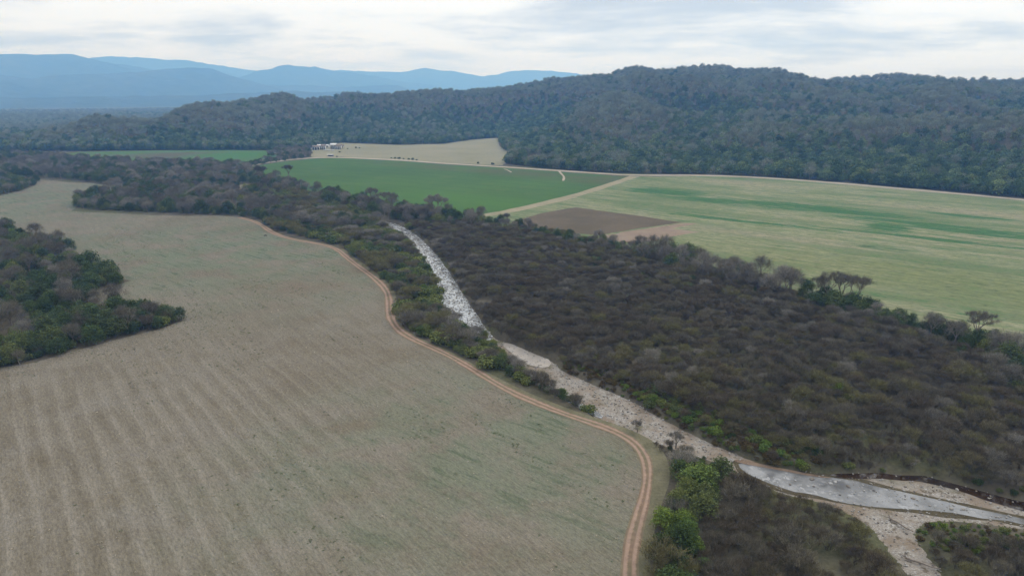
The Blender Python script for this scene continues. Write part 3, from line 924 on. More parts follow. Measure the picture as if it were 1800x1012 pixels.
def branches(r, h, spread, trunk_h, r0, levels=(5, 4, 4), flat_top=False, lean=0.12, stems=1):
    """tapered skeleton filling a dome of radius 'spread' and height h; returns segs and twig tips (p, dir)"""
    segs, tips = [], []
    def dome(u, v, k):
        a = u * 6.283
        e = v
        rad = spread * math.sqrt(e) * (.75 + .3 * r.random())
        z = (h * (.93 + .09 * r.random()) - (h - trunk_h) * (.30 if flat_top else .55) * (rad / spread) ** 2)
        return np.array([math.cos(a) * rad, math.sin(a) * rad, z])
    def grow(p, target, rad, lvl):
        mid = p + (target - p) * .5 + r.normal(size=3) * np.linalg.norm(target - p) * .07
        mid[2] += np.linalg.norm(target - p) * (.04 if not flat_top else .06)
        segs.append((p, mid, rad, rad * .72)); segs.append((mid, target, rad * .72, rad * .5))
        if lvl >= len(levels):
            tips.append((mid, target)); return
        for i in range(levels[lvl]):
            sp = spread * (.42, .30, .2, .14)[lvl]
            off = r.normal(size=3) * sp * .6; off[2] = abs(off[2]) * .8
            q = target + off + (target - p) / np.linalg.norm(target - p) * sp * .5
            rr = math.hypot(q[0], q[1])
            if rr > spread: q[:2] *= spread / rr
            q[2] = min(q[2], h - (h - trunk_h) * (.28 if flat_top else .5) * (min(rr, spread) / spread) ** 2)
            grow(target if i else mid * .3 + target * .7, q, rad * .5, lvl + 1)
    for s in range(stems):
        st = np.array([0, 0, -.3]) + (r.normal(size=3) * [.25, .25, 0] * (stems > 1))
        tp = np.array([r.normal() * lean * trunk_h, r.normal() * lean * trunk_h, trunk_h]) + (st * [1.5, 1.5, 0])
        segs.append((st, tp, r0 * 1.25, r0))
        n = levels[0]
        for i in range(n):
            tg = dome((i + r.random() * .8) / n + s * .37, .12 + .6 * r.random(), 0)
            tg = tp + (tg - tp) * (.62 if flat_top else .55)
            grow(tp, tg, r0 * .62, 1)
    return segs, tips


def twigs(r, tips, per, length, width, up=.5):
    P, D = [], []
    for a, b in tips:
        for _ in range(per):
            t = r.random()
            P.append(a + (b - a) * (.2 + .85 * t) + r.normal(size=3) * length * .30)
            d = (b - a) / max(np.linalg.norm(b - a), 1e-6) * .7 + r.normal(size=3) * .6; d[2] += up
            D.append(d)
    return slivers(r, np.array(P), np.array(D), length, width)


def join(a, b):
    return np.vstack([a[0], b[0]]), np.vstack([a[1], b[1] + len(a[0])])


def shell_twigs(r, h, spread, n, length, width, low=.30):
    """twigs of side limbs: a lumpy dome closing the crown down to 'low' of the height"""
    m = 15
    a = 6.283 * (np.arange(m) * .618 + r.random(m) * .1); q = np.sqrt((np.arange(m) + .5) / m)
    C = np.c_[np.cos(a) * spread * .70 * q, np.sin(a) * spread * .70 * q, h * (.80 - .40 * q ** 2.2 + .05 * r.normal(size=m))]
    s = spread * (.30 + .14 * r.random(m))
    k = r.integers(0, m, n)
    d = r.normal(size=(n, 3)); d[:, 2] += .3; d /= np.linalg.norm(d, axis=1)[:, None]
    B = C[k] + d * s[k, None] * (.35 + .55 * r.random(n)[:, None] ** .6)
    keep = B[:, 2] > h * low * .8
    out_ = d * .7 + r.normal(size=(n, 3)) * .4 + [0, 0, .45]
    return slivers(r, B[keep], out_[keep], length * .8, width)


class Proto:
    pass


PROTOS = []
PCOL = bpy.data.collections.new('plant_prototypes')           # never linked to the scene


def proto(kind, trunk, crown, tmat, cmat, height):
    p = Proto(); p.kind = kind; p.h = height
    (tv, tf), (cv, cf) = trunk, crown
    p.index = len(PROTOS)
    p.trunk = mesh_np('trunk', tv, [tf], [tmat]) if kind in INDIV else None
    p.crown = mesh_np('crown', cv, [cf], [cmat]) if kind in INDIV else None
    # quads and tris: keep order trunk, crown
    faces = [tf, cf + len(tv)]
    fm = np.r_[np.zeros(len(tf)), np.ones(len(cf))]
    me = mesh_np('plant_%03d' % p.index, np.vstack([tv, cv]), faces, [tmat, cmat], fm)
    p.obj = bpy.data.objects.new('plant_%03d' % p.index, me)
    PCOL.objects.link(p.obj)
    PROTOS.append(p)
    return p


INDIV = ('leafless_shrub', 'green_bush', 'evergreen_tree', 'bare_tree')


def evergreen(seed, cmat, n=2600, size=.36, rad=3.6, h=7.2, kind='evergreen_tree', tmat=None):
    r = np.random.default_rng(seed)
    cl = []
    m = 13
    for i in range(m):
        a = 6.283 * (i / m * 2.0 + r.random() * .15); q = math.sqrt((i + .5) / m)
        x, y = math.cos(a) * rad * .68 * q, math.sin(a) * rad * .68 * q
        z = h * (.80 - .38 * q ** 2 + .10 * r.normal() * .6)
        s = rad * (.34 + .16 * r.random())
        cl.append((x, y, z, s, s, s * .78))
    for i in range(6):
        a = 6.283 * (i + r.random()) / 6
        cl.append((math.cos(a) * rad * .66, math.sin(a) * rad * .66, h * .26, rad * .34, rad * .34, h * .2))
    cl.append((0, 0, h * .5, rad * .6, rad * .6, h * .26))
    segs = [((0, 0, -.3), (0, 0, h * .4), .2, .14)]
    segs = [tuple(np.array(s) if isinstance(s, tuple) else s for s in q) for q in segs]
    for c in cl[:9]:
        segs.append((np.array([0, 0, h * .33]), np.array(c[:3]), .1, .04))
    return proto(kind, tubes(segs, 4), leaf_cloud(r, cl, n, size), tmat or BARK_D, cmat, h)


def bush(seed, cmat, n=900, size=.26, rad=1.5, h=1.9, kind='green_bush'):
    r = np.random.default_rng(seed)
    cl = []
    for i in range(7):
        a = r.random() * 6.283; q = r.random() ** .5
        s = rad * (.38 + .2 * r.random())
        cl.append((math.cos(a) * rad * .6 * q, math.sin(a) * rad * .6 * q, h * (.62 - .25 * q * q), s, s, s * .85))
    cl.append((0, 0, h * .3, rad * .75, rad * .75, h * .3))
    segs = [(np.array([r.normal() * .1, r.normal() * .1, -.2]), np.array(c[:3]), .05, .02) for c in cl]
    return proto(kind, tubes(segs, 3), leaf_cloud(r, cl, n, size, .4, .3), BARK_D, cmat, h)


def bare(seed, cmat, h=8.0, spread=3.9, per=12, length=.9, width=.05, levels=(5, 4, 4), kind='bare_tree', flat=False, tmat=None, trunk=.28, r0=.2, fill=1500):
    r = np.random.default_rng(seed)
    segs, tips = branches(r, h, spread, h * trunk, r0, levels, flat)
    cr = twigs(r, tips, per, length, width)
    if fill:
        cr = join(cr, shell_twigs(r, h, spread, fill, length, width))
    return proto(kind, tubes(segs, 4 if kind in INDIV or kind == 'umbrella_tree' else 3), cr, tmat or BARK, cmat, h)


def shrub(seed, cmat, h=2.9, spread=1.9, per=20, length=.55, width=.036):
    r = np.random.default_rng(seed)
    segs, tips = branches(r, h, spread, .35, .055, (4, 3, 2), False, .3, 3)
    return proto('leafless_shrub', tubes(segs, 3), twigs(r, tips, per, length, width, .7), BARK_D, cmat, h)


EV_D = [evergreen(10 + i, LEAF_DARK) for i in range(3)]
EV_O = [evergreen(20 + i, LEAF_OLIVE) for i in range(2)]
EV_B = [evergreen(30 + i, LEAF_BRIGHT, 3200, .34) for i in range(2)]
BA_G = [bare(40 + i, TWIG_GREY) for i in range(3)]
BA_M = [bare(50 + i, TWIG_MAUVE) for i in range(2)]
SH_B = [shrub(60 + i, TWIG_BROWN) for i in range(3)]
SH_M = [shrub(70 + i, TWIG_MAUVE) for i in range(2)]
SH_O = [shrub(80 + i, TWIG_OLIVE) for i in range(2)]
SH_G = [shrub(85 + i, TWIG_GREY) for i in range(1)]
BU_G = [bush(90 + i, LEAF_BRIGHT) for i in range(2)]
BU_O = [bush(95 + i, LEAF_OLIVE) for i in range(2)]
BU_D = [bush(100 + i, LEAF_DARK) for i in range(2)]
BU_R = [bush(105 + i, LEAF_BROWN, 700, .2, 1.1, 1.0) for i in range(2)]
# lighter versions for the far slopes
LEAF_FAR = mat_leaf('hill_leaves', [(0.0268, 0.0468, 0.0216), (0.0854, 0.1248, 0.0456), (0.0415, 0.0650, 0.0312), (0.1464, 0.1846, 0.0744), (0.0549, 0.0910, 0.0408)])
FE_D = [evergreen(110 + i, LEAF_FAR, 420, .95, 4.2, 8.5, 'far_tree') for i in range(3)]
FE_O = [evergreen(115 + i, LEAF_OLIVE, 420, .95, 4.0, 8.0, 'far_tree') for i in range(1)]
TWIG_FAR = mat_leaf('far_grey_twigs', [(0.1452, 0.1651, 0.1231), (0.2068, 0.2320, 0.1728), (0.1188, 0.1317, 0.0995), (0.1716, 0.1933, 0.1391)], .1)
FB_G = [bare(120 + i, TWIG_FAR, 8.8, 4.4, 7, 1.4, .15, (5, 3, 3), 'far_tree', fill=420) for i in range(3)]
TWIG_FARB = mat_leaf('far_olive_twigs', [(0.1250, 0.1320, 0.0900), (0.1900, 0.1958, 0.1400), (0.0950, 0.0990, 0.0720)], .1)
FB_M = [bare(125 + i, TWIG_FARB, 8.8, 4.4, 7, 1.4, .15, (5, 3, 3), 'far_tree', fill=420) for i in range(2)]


# ------------------------------------------------------------------ scattering
def jitter_grid(poly, s, extra=None):
    lo, hi = poly.min(0), poly.max(0)
    nx, ny = int((hi[0] - lo[0]) / s) + 2, int((hi[1] - lo[1]) / s) + 2
    a, b = np.meshgrid(np.arange(nx), np.arange(ny), indexing='ij')
    P = np.c_[(a + (b % 2) * .5).ravel(), b.ravel()] * s + lo
    P = P + rng.uniform(-.42, .42, P.shape) * s
    P = P[inside(P, poly)]
    return P


def in_view(P, z=0, h=8, mx=420, my=260):
    x, y, d = project(P[:, 0], P[:, 1], z)
    return (x > -mx) & (x < 1800 + mx) & (y < 1012 + my) & (P[:, 1] > 5)


PL = dict(pos=[], proto=[], scale=[], zone=[], asp=[])


def sight_limit(P, z, h):
    """how much of height h keeps the stream bed beyond the plant in sight"""
    lim = np.ones(len(P))
    for f in np.linspace(1.0, .15, 12):
        t = (CAM_H - ZB) / np.maximum(CAM_H - (z + h * f), 1)
        hit = inside(P * t[:, None], BED)
        lim = np.where(hit, f - .05, lim)
    return lim


def scatter(zone, poly, spacing, mix, scale, clear_track=3.2, clear_bed=.5, patch=None, seed=0, holes=(), keep_sight=.22, gaps=0, wide=1.0):
    """mix: list of (weight, protos, size factor); patch: wavelength of clumps in which one kind prevails"""
    if not isinstance(poly, np.ndarray): poly = GP(poly)
    P = jitter_grid(poly, spacing)
    P = P[in_view(P)]
    for (hx_, hy_, ra_, rb_) in holes:
        x_, y_, _ = project(P[:, 0], P[:, 1], 0)
        P = P[((x_ - hx_) / ra_) ** 2 + ((y_ - hy_) / rb_) ** 2 > 1]
    if clear_track:
        P = P[dist_line(P, TRACK) > clear_track]
    if clear_bed is not None:
        d = dist_line(P, BED, True); i = inside(P, BED)
        P = P[(~i) & (d > clear_bed)]
    if gaps:
        P = P[fbm(P[:, 0], P[:, 1], 11, 3, 77 + seed) + rng.normal(size=len(P)) * .08 < gaps]
    w = np.array([m[0] for m in mix], float)
    n = len(P)
    sc_ = np.array([fbm(P[:, 0], P[:, 1], patch or 25, 3, 200 + seed * 31 + k * 7) for k in range(len(mix))]).T
    g = -np.log(-np.log(rng.random((n, len(mix))) + 1e-9) + 1e-9)
    ch = np.argmax(np.log(w + 1e-9) + sc_ * 2.0 + g * .95, 1)
    z = terrain(P)
    bedn = (dist_line(P, BED, True) < 3)
    if bedn.any(): z[bedn] = bed_depth(P[bedn])
    for k, m in enumerate(mix):
        sel = np.where(ch == k)[0]
        PL['pos'].append(np.c_[P[sel], z[sel]])
        PL['proto'].append(np.array([m[1][int(v)].index for v in rng.integers(0, len(m[1]), len(sel))], int))
        s_ = m[2] * scale * (.62 + .80 * wide * rng.random(len(sel)) ** (1.7 * wide))
        if keep_sight and len(sel):
            h_ = np.array([PROTOS[j].h for j in PL['proto'][-1]]) * s_
            lim = sight_limit(P[sel], z[sel], h_)
            s_ = s_ * np.clip(lim, keep_sight, 1)
        PL['scale'].append(s_); PL['asp'].append(np.full(len(sel), m[3] if len(m) > 3 else 1.0) / np.clip(1.0, 1, 1))
        PL['zone'].append(np.full(len(sel), ZI[zone]))


ZONES = ['thicket right of the stream', 'tree belt along the pale field', 'bushy strip between track and stream', 'mixed wood beyond the stubble field', 'wood at the left edge of the stubble field', 'bush strip at the far left field end', 'grove between the track bend and the pool', 'dark thicket in the lower right corner', 'low green scrub on the right bank', 'hedge beside the green field', 'hillside', 'distant']
ZI = {z: i for i, z in enumerate(ZONES)}
Z_THICK, Z_BELT, Z_STRIP, Z_WOOD, Z_LEFT, Z_EDGE, Z_GROVE, Z_CORNER, Z_BANK, Z_HEDGE, Z_HILL, Z_FAR = ZONES

# 1 thicket
THICK = [(690, 394), (760, 394), (800, 398), (880, 405), (960, 418), (1060, 436), (1180, 462), (1300, 500), (1400, 530), (1560, 575), (1700, 622), (1950, 720), (2350, 850), (2500, 1180), (2050, 985), (1900, 935), (1800, 905), (1720, 885), (1650, 865), (1610, 850), (1540, 838), (1420, 806), (1340, 776), (1250, 742), (1150, 696), (1060, 662), (1000, 646), (940, 640), (890, 615), (860, 590), (840, 570), (812, 535), (785, 495), (765, 460), (740, 430), (710, 405)]
scatter(Z_THICK, THICK, 2.6, [(7, SH_B, 1, 1.08), (4.4, SH_M, 1, 1.08), (1.5, SH_O, 1.05, 1.1), (1.0, SH_G, 1, 1.08), (.12, BU_O, 1.4)], 1.0, None, .35, 40, 1, gaps=.52, wide=1.35)
UPPER_THICK = [(715, 396), (800, 390), (940, 405), (1060, 430), (1180, 460), (1280, 495), (1180, 520), (1050, 480), (900, 440), (790, 440)]
scatter(Z_THICK, UPPER_THICK, 4.2, [(3, SH_O, 1.2), (2, BU_O, 1.3), (1.5, EV_D, .42), (2, SH_M, 1.25)], 1.05, None, .8, 18, 2)
scatter(Z_THICK, [(1180, 470), (1300, 500), (1450, 545), (1600, 590), (1800, 660), (1800, 690), (1600, 625), (1400, 570), (1200, 510)], 5.5, [(3, SH_O, 1.2), (2, SH_G, 1.5), (1.2, EV_D, .45), (2, SH_M, 1.4)], 1.1, None, .8, 18, 21)
# 2 tree belt along the fields
scatter(Z_BELT, [(640, 356), (700, 366), (780, 380), (830, 384), (860, 393), (840, 402), (760, 396), (700, 390), (655, 380), (600, 362)], 5.2, [(4, EV_D, 1.0), (2, BA_G, 1.05), (1.2, EV_O, .8), (1, BA_M, 1.05)], 1.0, None, 1.0, 14, 3)
scatter(Z_BELT, [(860, 393), (940, 404), (1040, 424), (1120, 436), (1150, 446), (1120, 455), (1040, 441), (940, 418), (850, 404)], 4.8, [(4, EV_D, .74), (1.5, EV_O, .62), (2, BA_G, .75), (1, BU_O, 1.7)], 1.0, None, None, 12, 4)
scatter(Z_BELT, [(1120, 440), (1200, 455), (1300, 482), (1390, 508), (1410, 528), (1330, 520), (1220, 490), (1120, 460)], 5.4, [(3.6, BA_G, 1.15), (3.0, EV_D, 1.0), (1.2, BA_M, 1.1)], 1.0, None, None, 14, 5)
scatter(Z_BELT, [(1400, 512), (1470, 530), (1560, 556), (1650, 580), (1740, 606), (1860, 646), (2200, 770), (2200, 800), (1780, 640), (1640, 600), (1500, 563), (1410, 535)], 4.2, [(5, EV_D, .84), (1.6, BA_G, .9), (.6, EV_O, .7)], 1.0, None, None, 12, 6)
scatter(Z_BELT, [(1730, 620), (1830, 660), (1900, 720), (1860, 780), (1800, 700), (1740, 650)], 5.0, [(4, EV_D, .95), (1, EV_B, .7), (1, BA_G, .9)], 1.0, None, None, 12, 7)
# 3 strip between track and stream
STRIP_MIX = [(6.0, BU_O, 1.75, 1.35), (3.6, SH_O, 1.45, 1.3), (2.6, EV_D, .50, 1.35), (1.4, SH_M, 1.4, 1.3), (2.4, EV_O, .46, 1.4), (.9, EV_B, .42, 1.3), (1.4, SH_G, 1.4, 1.3), (1.4, BU_D, 1.9, 1.3)]
scatter(Z_STRIP, [(462, 392), (490, 407), (520, 415), (555, 420), (590, 429), (614, 446), (636, 464), (660, 484), (682, 503), (690, 522), (692, 545), (700, 566), (724, 584), (770, 604), (835, 634), (880, 660), (872, 612), (848, 600), (803, 565), (784, 547), (773, 528), (770, 505), (762, 480), (735, 440), (715, 418), (690, 400), (668, 390), (640, 383), (560, 370), (480, 372)], 3.9, STRIP_MIX, 1.0, 2.9, .4, 16, 8, keep_sight=.35)
scatter(Z_STRIP, [(704, 562), (726, 582), (770, 600), (840, 634), (890, 662), (960, 694), (1010, 714), (1050, 730), (1046, 722), (985, 698), (925, 660), (905, 643), (872, 612), (848, 600), (803, 565), (784, 547)], 3.4, [(3, EV_D, .55, 1.2), (2, SH_G, 1.5, 1.2), (2.4, BU_O, 1.6, 1.2), (2, SH_M, 1.5, 1.2), (1, EV_O, .5, 1.2)], 1.0, 2.9, .2, 12, 9, keep_sight=.8)
scatter(Z_STRIP, [(862, 636), (905, 662), (960, 691), (1010, 713), (1048, 731), (1052, 724), (1012, 700), (965, 676), (910, 646), (880, 628)], 2.3, [(2.2, EV_D, .36, 1.15), (2.6, SH_G, 1.1, 1.15), (2, SH_M, 1.15, 1.15), (1.2, BU_O, 1.3, 1.1), (1, BU_D, 1.4)], 1.0, 3.0, None, 9, 29, keep_sight=.85)
# 4 mixed wood beyond the field
WOOD = [(-300, 312), (-100, 314), (66, 313), (100, 314), (125, 318), (175, 321), (215, 332), (150, 347), (126, 366), (200, 371), (260, 374), (330, 376), (420, 378), (470, 388), (520, 398), (600, 410), (668, 392), (640, 372), (600, 350), (540, 330), (470, 316), (430, 300), (400, 291), (300, 291), (240, 289), (130, 280), (60, 274), (0, 270), (-300, 270)]
scatter(Z_WOOD, WOOD, 7.0, [(3.4, BA_G, 1.05, 1.08), (2.4, BA_M, 1.0, 1.1), (4.6, EV_D, 1.08), (1.3, EV_O, .9)], 1.0, 3.5, 1.0, 32, 10, [(430, 330, 17, 7), (585, 376, 95, 17), (500, 350, 60, 13)])
scatter(Z_WOOD, [(126, 366), (200, 371), (260, 374), (330, 376), (420, 379), (470, 390), (470, 383), (400, 371), (300, 367), (200, 362), (140, 356)], 4.6, [(4, EV_D, .7), (2.4, EV_O, .62), (1, BU_O, 2.0)], 1.0, 3.0, None, 12, 11)
scatter(Z_WOOD, [(430, 336), (500, 337), (560, 346), (620, 360), (668, 388), (655, 398), (600, 400), (540, 395), (480, 372), (430, 352)], 4.0, [(6, BU_O, 1.9, 1.25), (2.6, SH_O, 1.6, 1.2), (1.6, EV_O, .48, 1.2), (.7, SH_M, 1.5, 1.2), (.6, EV_D, .5)], 1.0, None, .5, 14, 12)
# 5 woods at left
scatter(Z_LEFT, LEFT_WOOD_PX, 5.6, [(5.5, EV_D, .98, 1.1), (2.4, EV_O, .85, 1.1), (2.2, BA_M, .95, 1.1), (1.2, BA_G, .92, 1.1), (.5, EV_B, .75)], 1.0, None, None, 22, 13)
scatter(Z_LEFT, [(-100, 655), (0, 645), (60, 632), (140, 609), (225, 587), (285, 575), (320, 563), (300, 553), (240, 545), (215, 560), (140, 585), (0, 622), (-100, 640)], 3.0, [(3.4, EV_D, .58, 1.15), (2.4, BU_O, 1.8), (2.4, SH_B, 1.35), (3, BU_D, 1.9)], 1.0, None, None, 10, 14)
scatter(Z_EDGE, EDGE_WOOD_PX, 5.0, [(4, EV_O, .8), (4, EV_D, .85), (2, BA_G, .8)], 1.0, None, None, 16, 15)
# 6 grove at the track bend
scatter(Z_GROVE, [(1110, 766), (1160, 785), (1220, 800), (1285, 826), (1295, 838), (1262, 860), (1236, 910), (1236, 960), (1250, 1100), (1150, 1100), (1158, 1000), (1164, 940), (1176, 890), (1190, 850), (1186, 812), (1150, 786)], 3.5, [(5, EV_D, .66, 1.1), (3.4, EV_O, .6, 1.1), (1.5, SH_G, 1.6, 1.15), (1.6, SH_O, 1.6, 1.15), (1.6, EV_B, .56, 1.1)], 1.0, 3.4, .2, 9, 16)
scatter(Z_GROVE, [(1050, 742), (1110, 762), (1170, 786), (1235, 805), (1240, 812), (1180, 800), (1110, 775)], 2.6, [(3, SH_G, 1.0), (2, SH_B, .9), (1, BU_D, .9)], 1.0, 3.6, .1, 9, 17, keep_sight=.7)
# 7 lower right thickets
scatter(Z_CORNER, [(1290, 842), (1340, 858), (1400, 884), (1460, 900), (1515, 930), (1545, 970), (1590, 1030), (1640, 1110), (1235, 1110), (1232, 960), (1238, 905), (1262, 862)], 2.7, [(6, SH_B, 1, 1.15), (5, SH_M, 1, 1.15), (.7, SH_O, 1, 1.15)], 1.05, None, .3, 16, 18, gaps=.55, wide=1.3, keep_sight=.55)
scatter(Z_CORNER, [(1640, 955), (1720, 958), (1830, 975), (1950, 1000), (1950, 1110), (1720, 1110), (1680, 1030), (1640, 985)], 2.4, [(5, SH_B, .9), (3, SH_M, .9), (1.2, SH_O, .9), (.8, BU_O, .9)], .98, None, .2, 12, 19)
# 8 green scrub on the bank
scatter(Z_BANK, [(1110, 695), (1180, 732), (1260, 772), (1340, 802), (1430, 828), (1530, 838), (1620, 846), (1560, 828), (1440, 792), (1340, 760), (1240, 722), (1150, 682)], 2.1, [(2.4, BU_G, 1.0), (3.6, BU_O, 1.0), (1.0, BU_D, .9), (1.6, SH_O, .8), (1.6, BU_R, 1.1), (1.4, SH_B, .8)], 1.0, None, .1, 12, 20)
scatter(Z_BANK, [(985, 648), (1060, 684), (1130, 716), (1200, 752), (1280, 790), (1350, 815), (1400, 828), (1400, 796), (1280, 745), (1150, 690), (1060, 650), (1000, 632)], 1.5, [(4, BU_R, 1.0), (2, BU_O, .6), (1, BU_G, .55)], .95, None, .1, 10, 22)
scatter(Z_BANK, [(1605, 925), (1660, 908), (1760, 916), (1900, 940), (1950, 1000), (1830, 985), (1720, 975), (1640, 965)], 1.35, [(4, BU_O, .62), (2, BU_G, .5), (2.4, BU_R, .9)], .8, None, None, 10, 23)
scatter(Z_BANK, [(985, 650), (1060, 690), (1130, 722), (1200, 760), (1290, 800), (1330, 812), (1260, 782), (1200, 754), (1150, 727), (1100, 698), (1040, 674), (992, 652)], 2.3, [(4, BU_R, .75), (1.4, BU_O, .45)], .9, None, None, 10, 26)
scatter(Z_BANK, [(1010, 690), (1100, 735), (1200, 780), (1240, 790), (1150, 745), (1050, 690)], 5.0, [(3, BU_R, .6), (1, BU_O, .4)], .8, None, None, 8, 27)
scatter(Z_BANK, [(1520, 836), (1610, 840), (1660, 848), (1730, 868), (1820, 892), (1820, 868), (1700, 836), (1600, 818), (1520, 815)], 2.3, [(3, BU_D, .9), (2, SH_O, .8), (2, BU_O, .8), (2, SH_B, .8)], 1.0, None, .3, 8, 28)
# 9 hedge
scatter(Z_HEDGE, [(428, 291), (480, 281), (546, 272), (548, 276), (480, 286), (430, 296)], 5.5, [(3, EV_D, .7), (1.5, BA_G, .8)], 1.0, None, None, 20, 24)
scatter(Z_HEDGE, [(470, 268), (500, 264), (545, 262), (548, 271), (500, 275), (470, 277)], 7.0, [(3, BA_G, .9), (2, EV_D, .8)], 1.0, None, None, 20, 25)


# hillside and plain forest: far prototypes, seen against the terrain
def visible(P, z, h=9, slack=7):
    top = z + h + slack
    vis = np.ones(len(P), bool)
    for f in np.linspace(.25, .97, 40):
        Q = P * f
        lz = CAM_H + (top - CAM_H) * f
        vis &= terrain(Q) + 6 * (terrain(Q) > 3) < lz
    return vis


hill_poly = np.array([[-1850, 700], [-1850, 2450], [2200, 2450], [2200, 400], [700, 400], [0, 600]])
P = jitter_grid(hill_poly, 8.4)
P = P[~inside(P, VALLEY)]
z = terrain(P)
ok = in_view(P, z) & (z > .6)
P, z = P[ok], z[ok]
ok = visible(P, z); P, z = P[ok], z[ok]
# extra row of trees at the forest edge
E = []
ev = VALLEY[:len(VALLEY_PX)]
for i in range(1, len(ev) - 1):
    a, b = ev[i], ev[i + 1]; L = np.linalg.norm(b - a); n = int(L / 5)
    t = (np.arange(n) + rng.random(n) * .6)[:, None] / max(n, 1)
    nrm = np.array([-(b - a)[1], (b - a)[0]]) / L
    for off in (4, 9, 15):
        E.append(a + (b - a) * t + nrm * (off + rng.normal(size=(n, 1)) * 2))
E = np.vstack(E); E = E[in_view(E) & (~inside(E, VALLEY))]
keepE = E[:, 0] > -900
E = E[keepE]
P = np.vstack([P, E]); z = np.r_[z, terrain(E)]
n = len(P)
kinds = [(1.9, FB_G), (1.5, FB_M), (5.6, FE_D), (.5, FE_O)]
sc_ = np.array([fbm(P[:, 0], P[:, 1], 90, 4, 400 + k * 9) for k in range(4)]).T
# fold shading put into tree colour: dark evergreens in gullies, bare trees on spurs
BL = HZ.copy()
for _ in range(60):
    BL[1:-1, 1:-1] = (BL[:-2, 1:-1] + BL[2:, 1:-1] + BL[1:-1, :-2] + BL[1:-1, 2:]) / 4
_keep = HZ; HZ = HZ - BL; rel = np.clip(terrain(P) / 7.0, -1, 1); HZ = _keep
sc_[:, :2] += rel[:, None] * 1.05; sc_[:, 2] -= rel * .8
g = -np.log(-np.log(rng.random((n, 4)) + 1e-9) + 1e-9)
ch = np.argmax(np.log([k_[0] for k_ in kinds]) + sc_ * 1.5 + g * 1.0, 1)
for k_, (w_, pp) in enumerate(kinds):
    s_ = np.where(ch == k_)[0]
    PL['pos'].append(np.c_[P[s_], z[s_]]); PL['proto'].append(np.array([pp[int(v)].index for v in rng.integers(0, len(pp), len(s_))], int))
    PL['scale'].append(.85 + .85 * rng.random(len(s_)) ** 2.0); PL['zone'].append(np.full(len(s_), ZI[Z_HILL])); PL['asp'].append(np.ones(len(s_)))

# wooded plain stretching to the mountains at the left
for (d0, d1, s, f) in ((1000, 1700, 9.0, 1.05), (1700, 2500, 12.0, 1.3), (2500, 3800, 17.0, 1.7)):
    poly = np.array([[math.sin(a) * d, math.cos(a) * d] for d, a in [(d0, R(-45)), (d0, R(-38)), (d0, R(-25)), (d0, R(-12)), (d1, R(-12)), (d1, R(-25)), (d1, R(-38)), (d1, R(-45))]])
    P = jitter_grid(poly, s)
    z = terrain(P)
    okk = in_view(P, z) & (z < 1.5) & (~inside(P, VALLEY)) & ((P @ AX_V) > V0 + 30)
    P, z = P[okk], z[okk]
    okk = visible(P, z, 9, 6); P, z = P[okk], z[okk]
    ch = np.argmax(np.log([3.5, 2.5, 3.0, .5]) + np.array([fbm(P[:, 0], P[:, 1], 260, 4, 500 + k * 9) for k in range(4)]).T * 3.5 + rng.gumbel(size=(len(P), 4)) * .8, 1)
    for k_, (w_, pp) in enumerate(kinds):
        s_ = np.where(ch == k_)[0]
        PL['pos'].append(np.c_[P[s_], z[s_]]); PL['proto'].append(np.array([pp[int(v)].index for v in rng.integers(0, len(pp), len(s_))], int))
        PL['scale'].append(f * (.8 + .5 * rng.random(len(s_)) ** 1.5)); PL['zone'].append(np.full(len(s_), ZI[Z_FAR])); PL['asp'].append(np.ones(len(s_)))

POS = np.vstack(PL['pos']); PRO = np.concatenate(PL['proto']); SCL = np.concatenate(PL['scale']); ZON = np.concatenate(PL['zone']); ASP = np.concatenate(PL['asp'])
ROT = rng.random(len(POS)) * 6.283
print('PLANTS', len(POS), [(z_, int((ZON == i).sum())) for i, z_ in enumerate(ZONES)])

# the individuals: the largest in view of every kind
KIND = np.array([p.kind for p in PROTOS])[PRO]
HGT = np.array([p.h for p in PROTOS])[PRO] * SCL
px_, py_, dep_ = project(POS[:, 0], POS[:, 1], POS[:, 2] + HGT * .5)
seen = (px_ > 4) & (px_ < 1796) & (py_ > 4) & (py_ < 1008)
app = HGT / dep_ * seen
single = np.zeros(len(POS), bool)
CATS = {'leafless_shrub': 'shrub', 'green_bush': 'bush', 'evergreen_tree': 'tree', 'bare_tree': 'tree'}
for kd in INDIV:
    c = np.where((KIND == kd) & seen)[0]
    c = c[np.argsort(-app[c])][:300]
    single[c] = True


def plant(name, pr_, pos, s, rz, label, cat, group=None, cmat=None):
    e = bpy.data.objects.new(name, None); sc.collection.objects.link(e)
    e.empty_display_size = .5
    e.location = pos; e.scale = (s, s, s) if np.isscalar(s) else s; e.rotation_euler = (0, 0, rz)
    link('trunk', pr_.trunk, e)
    c = link('crown', pr_.crown, e)
    if cmat:
        c.material_slots[0].link = 'OBJECT'; c.material_slots[0].material = cmat
    tag(e, label, cat, None, group)
    return e


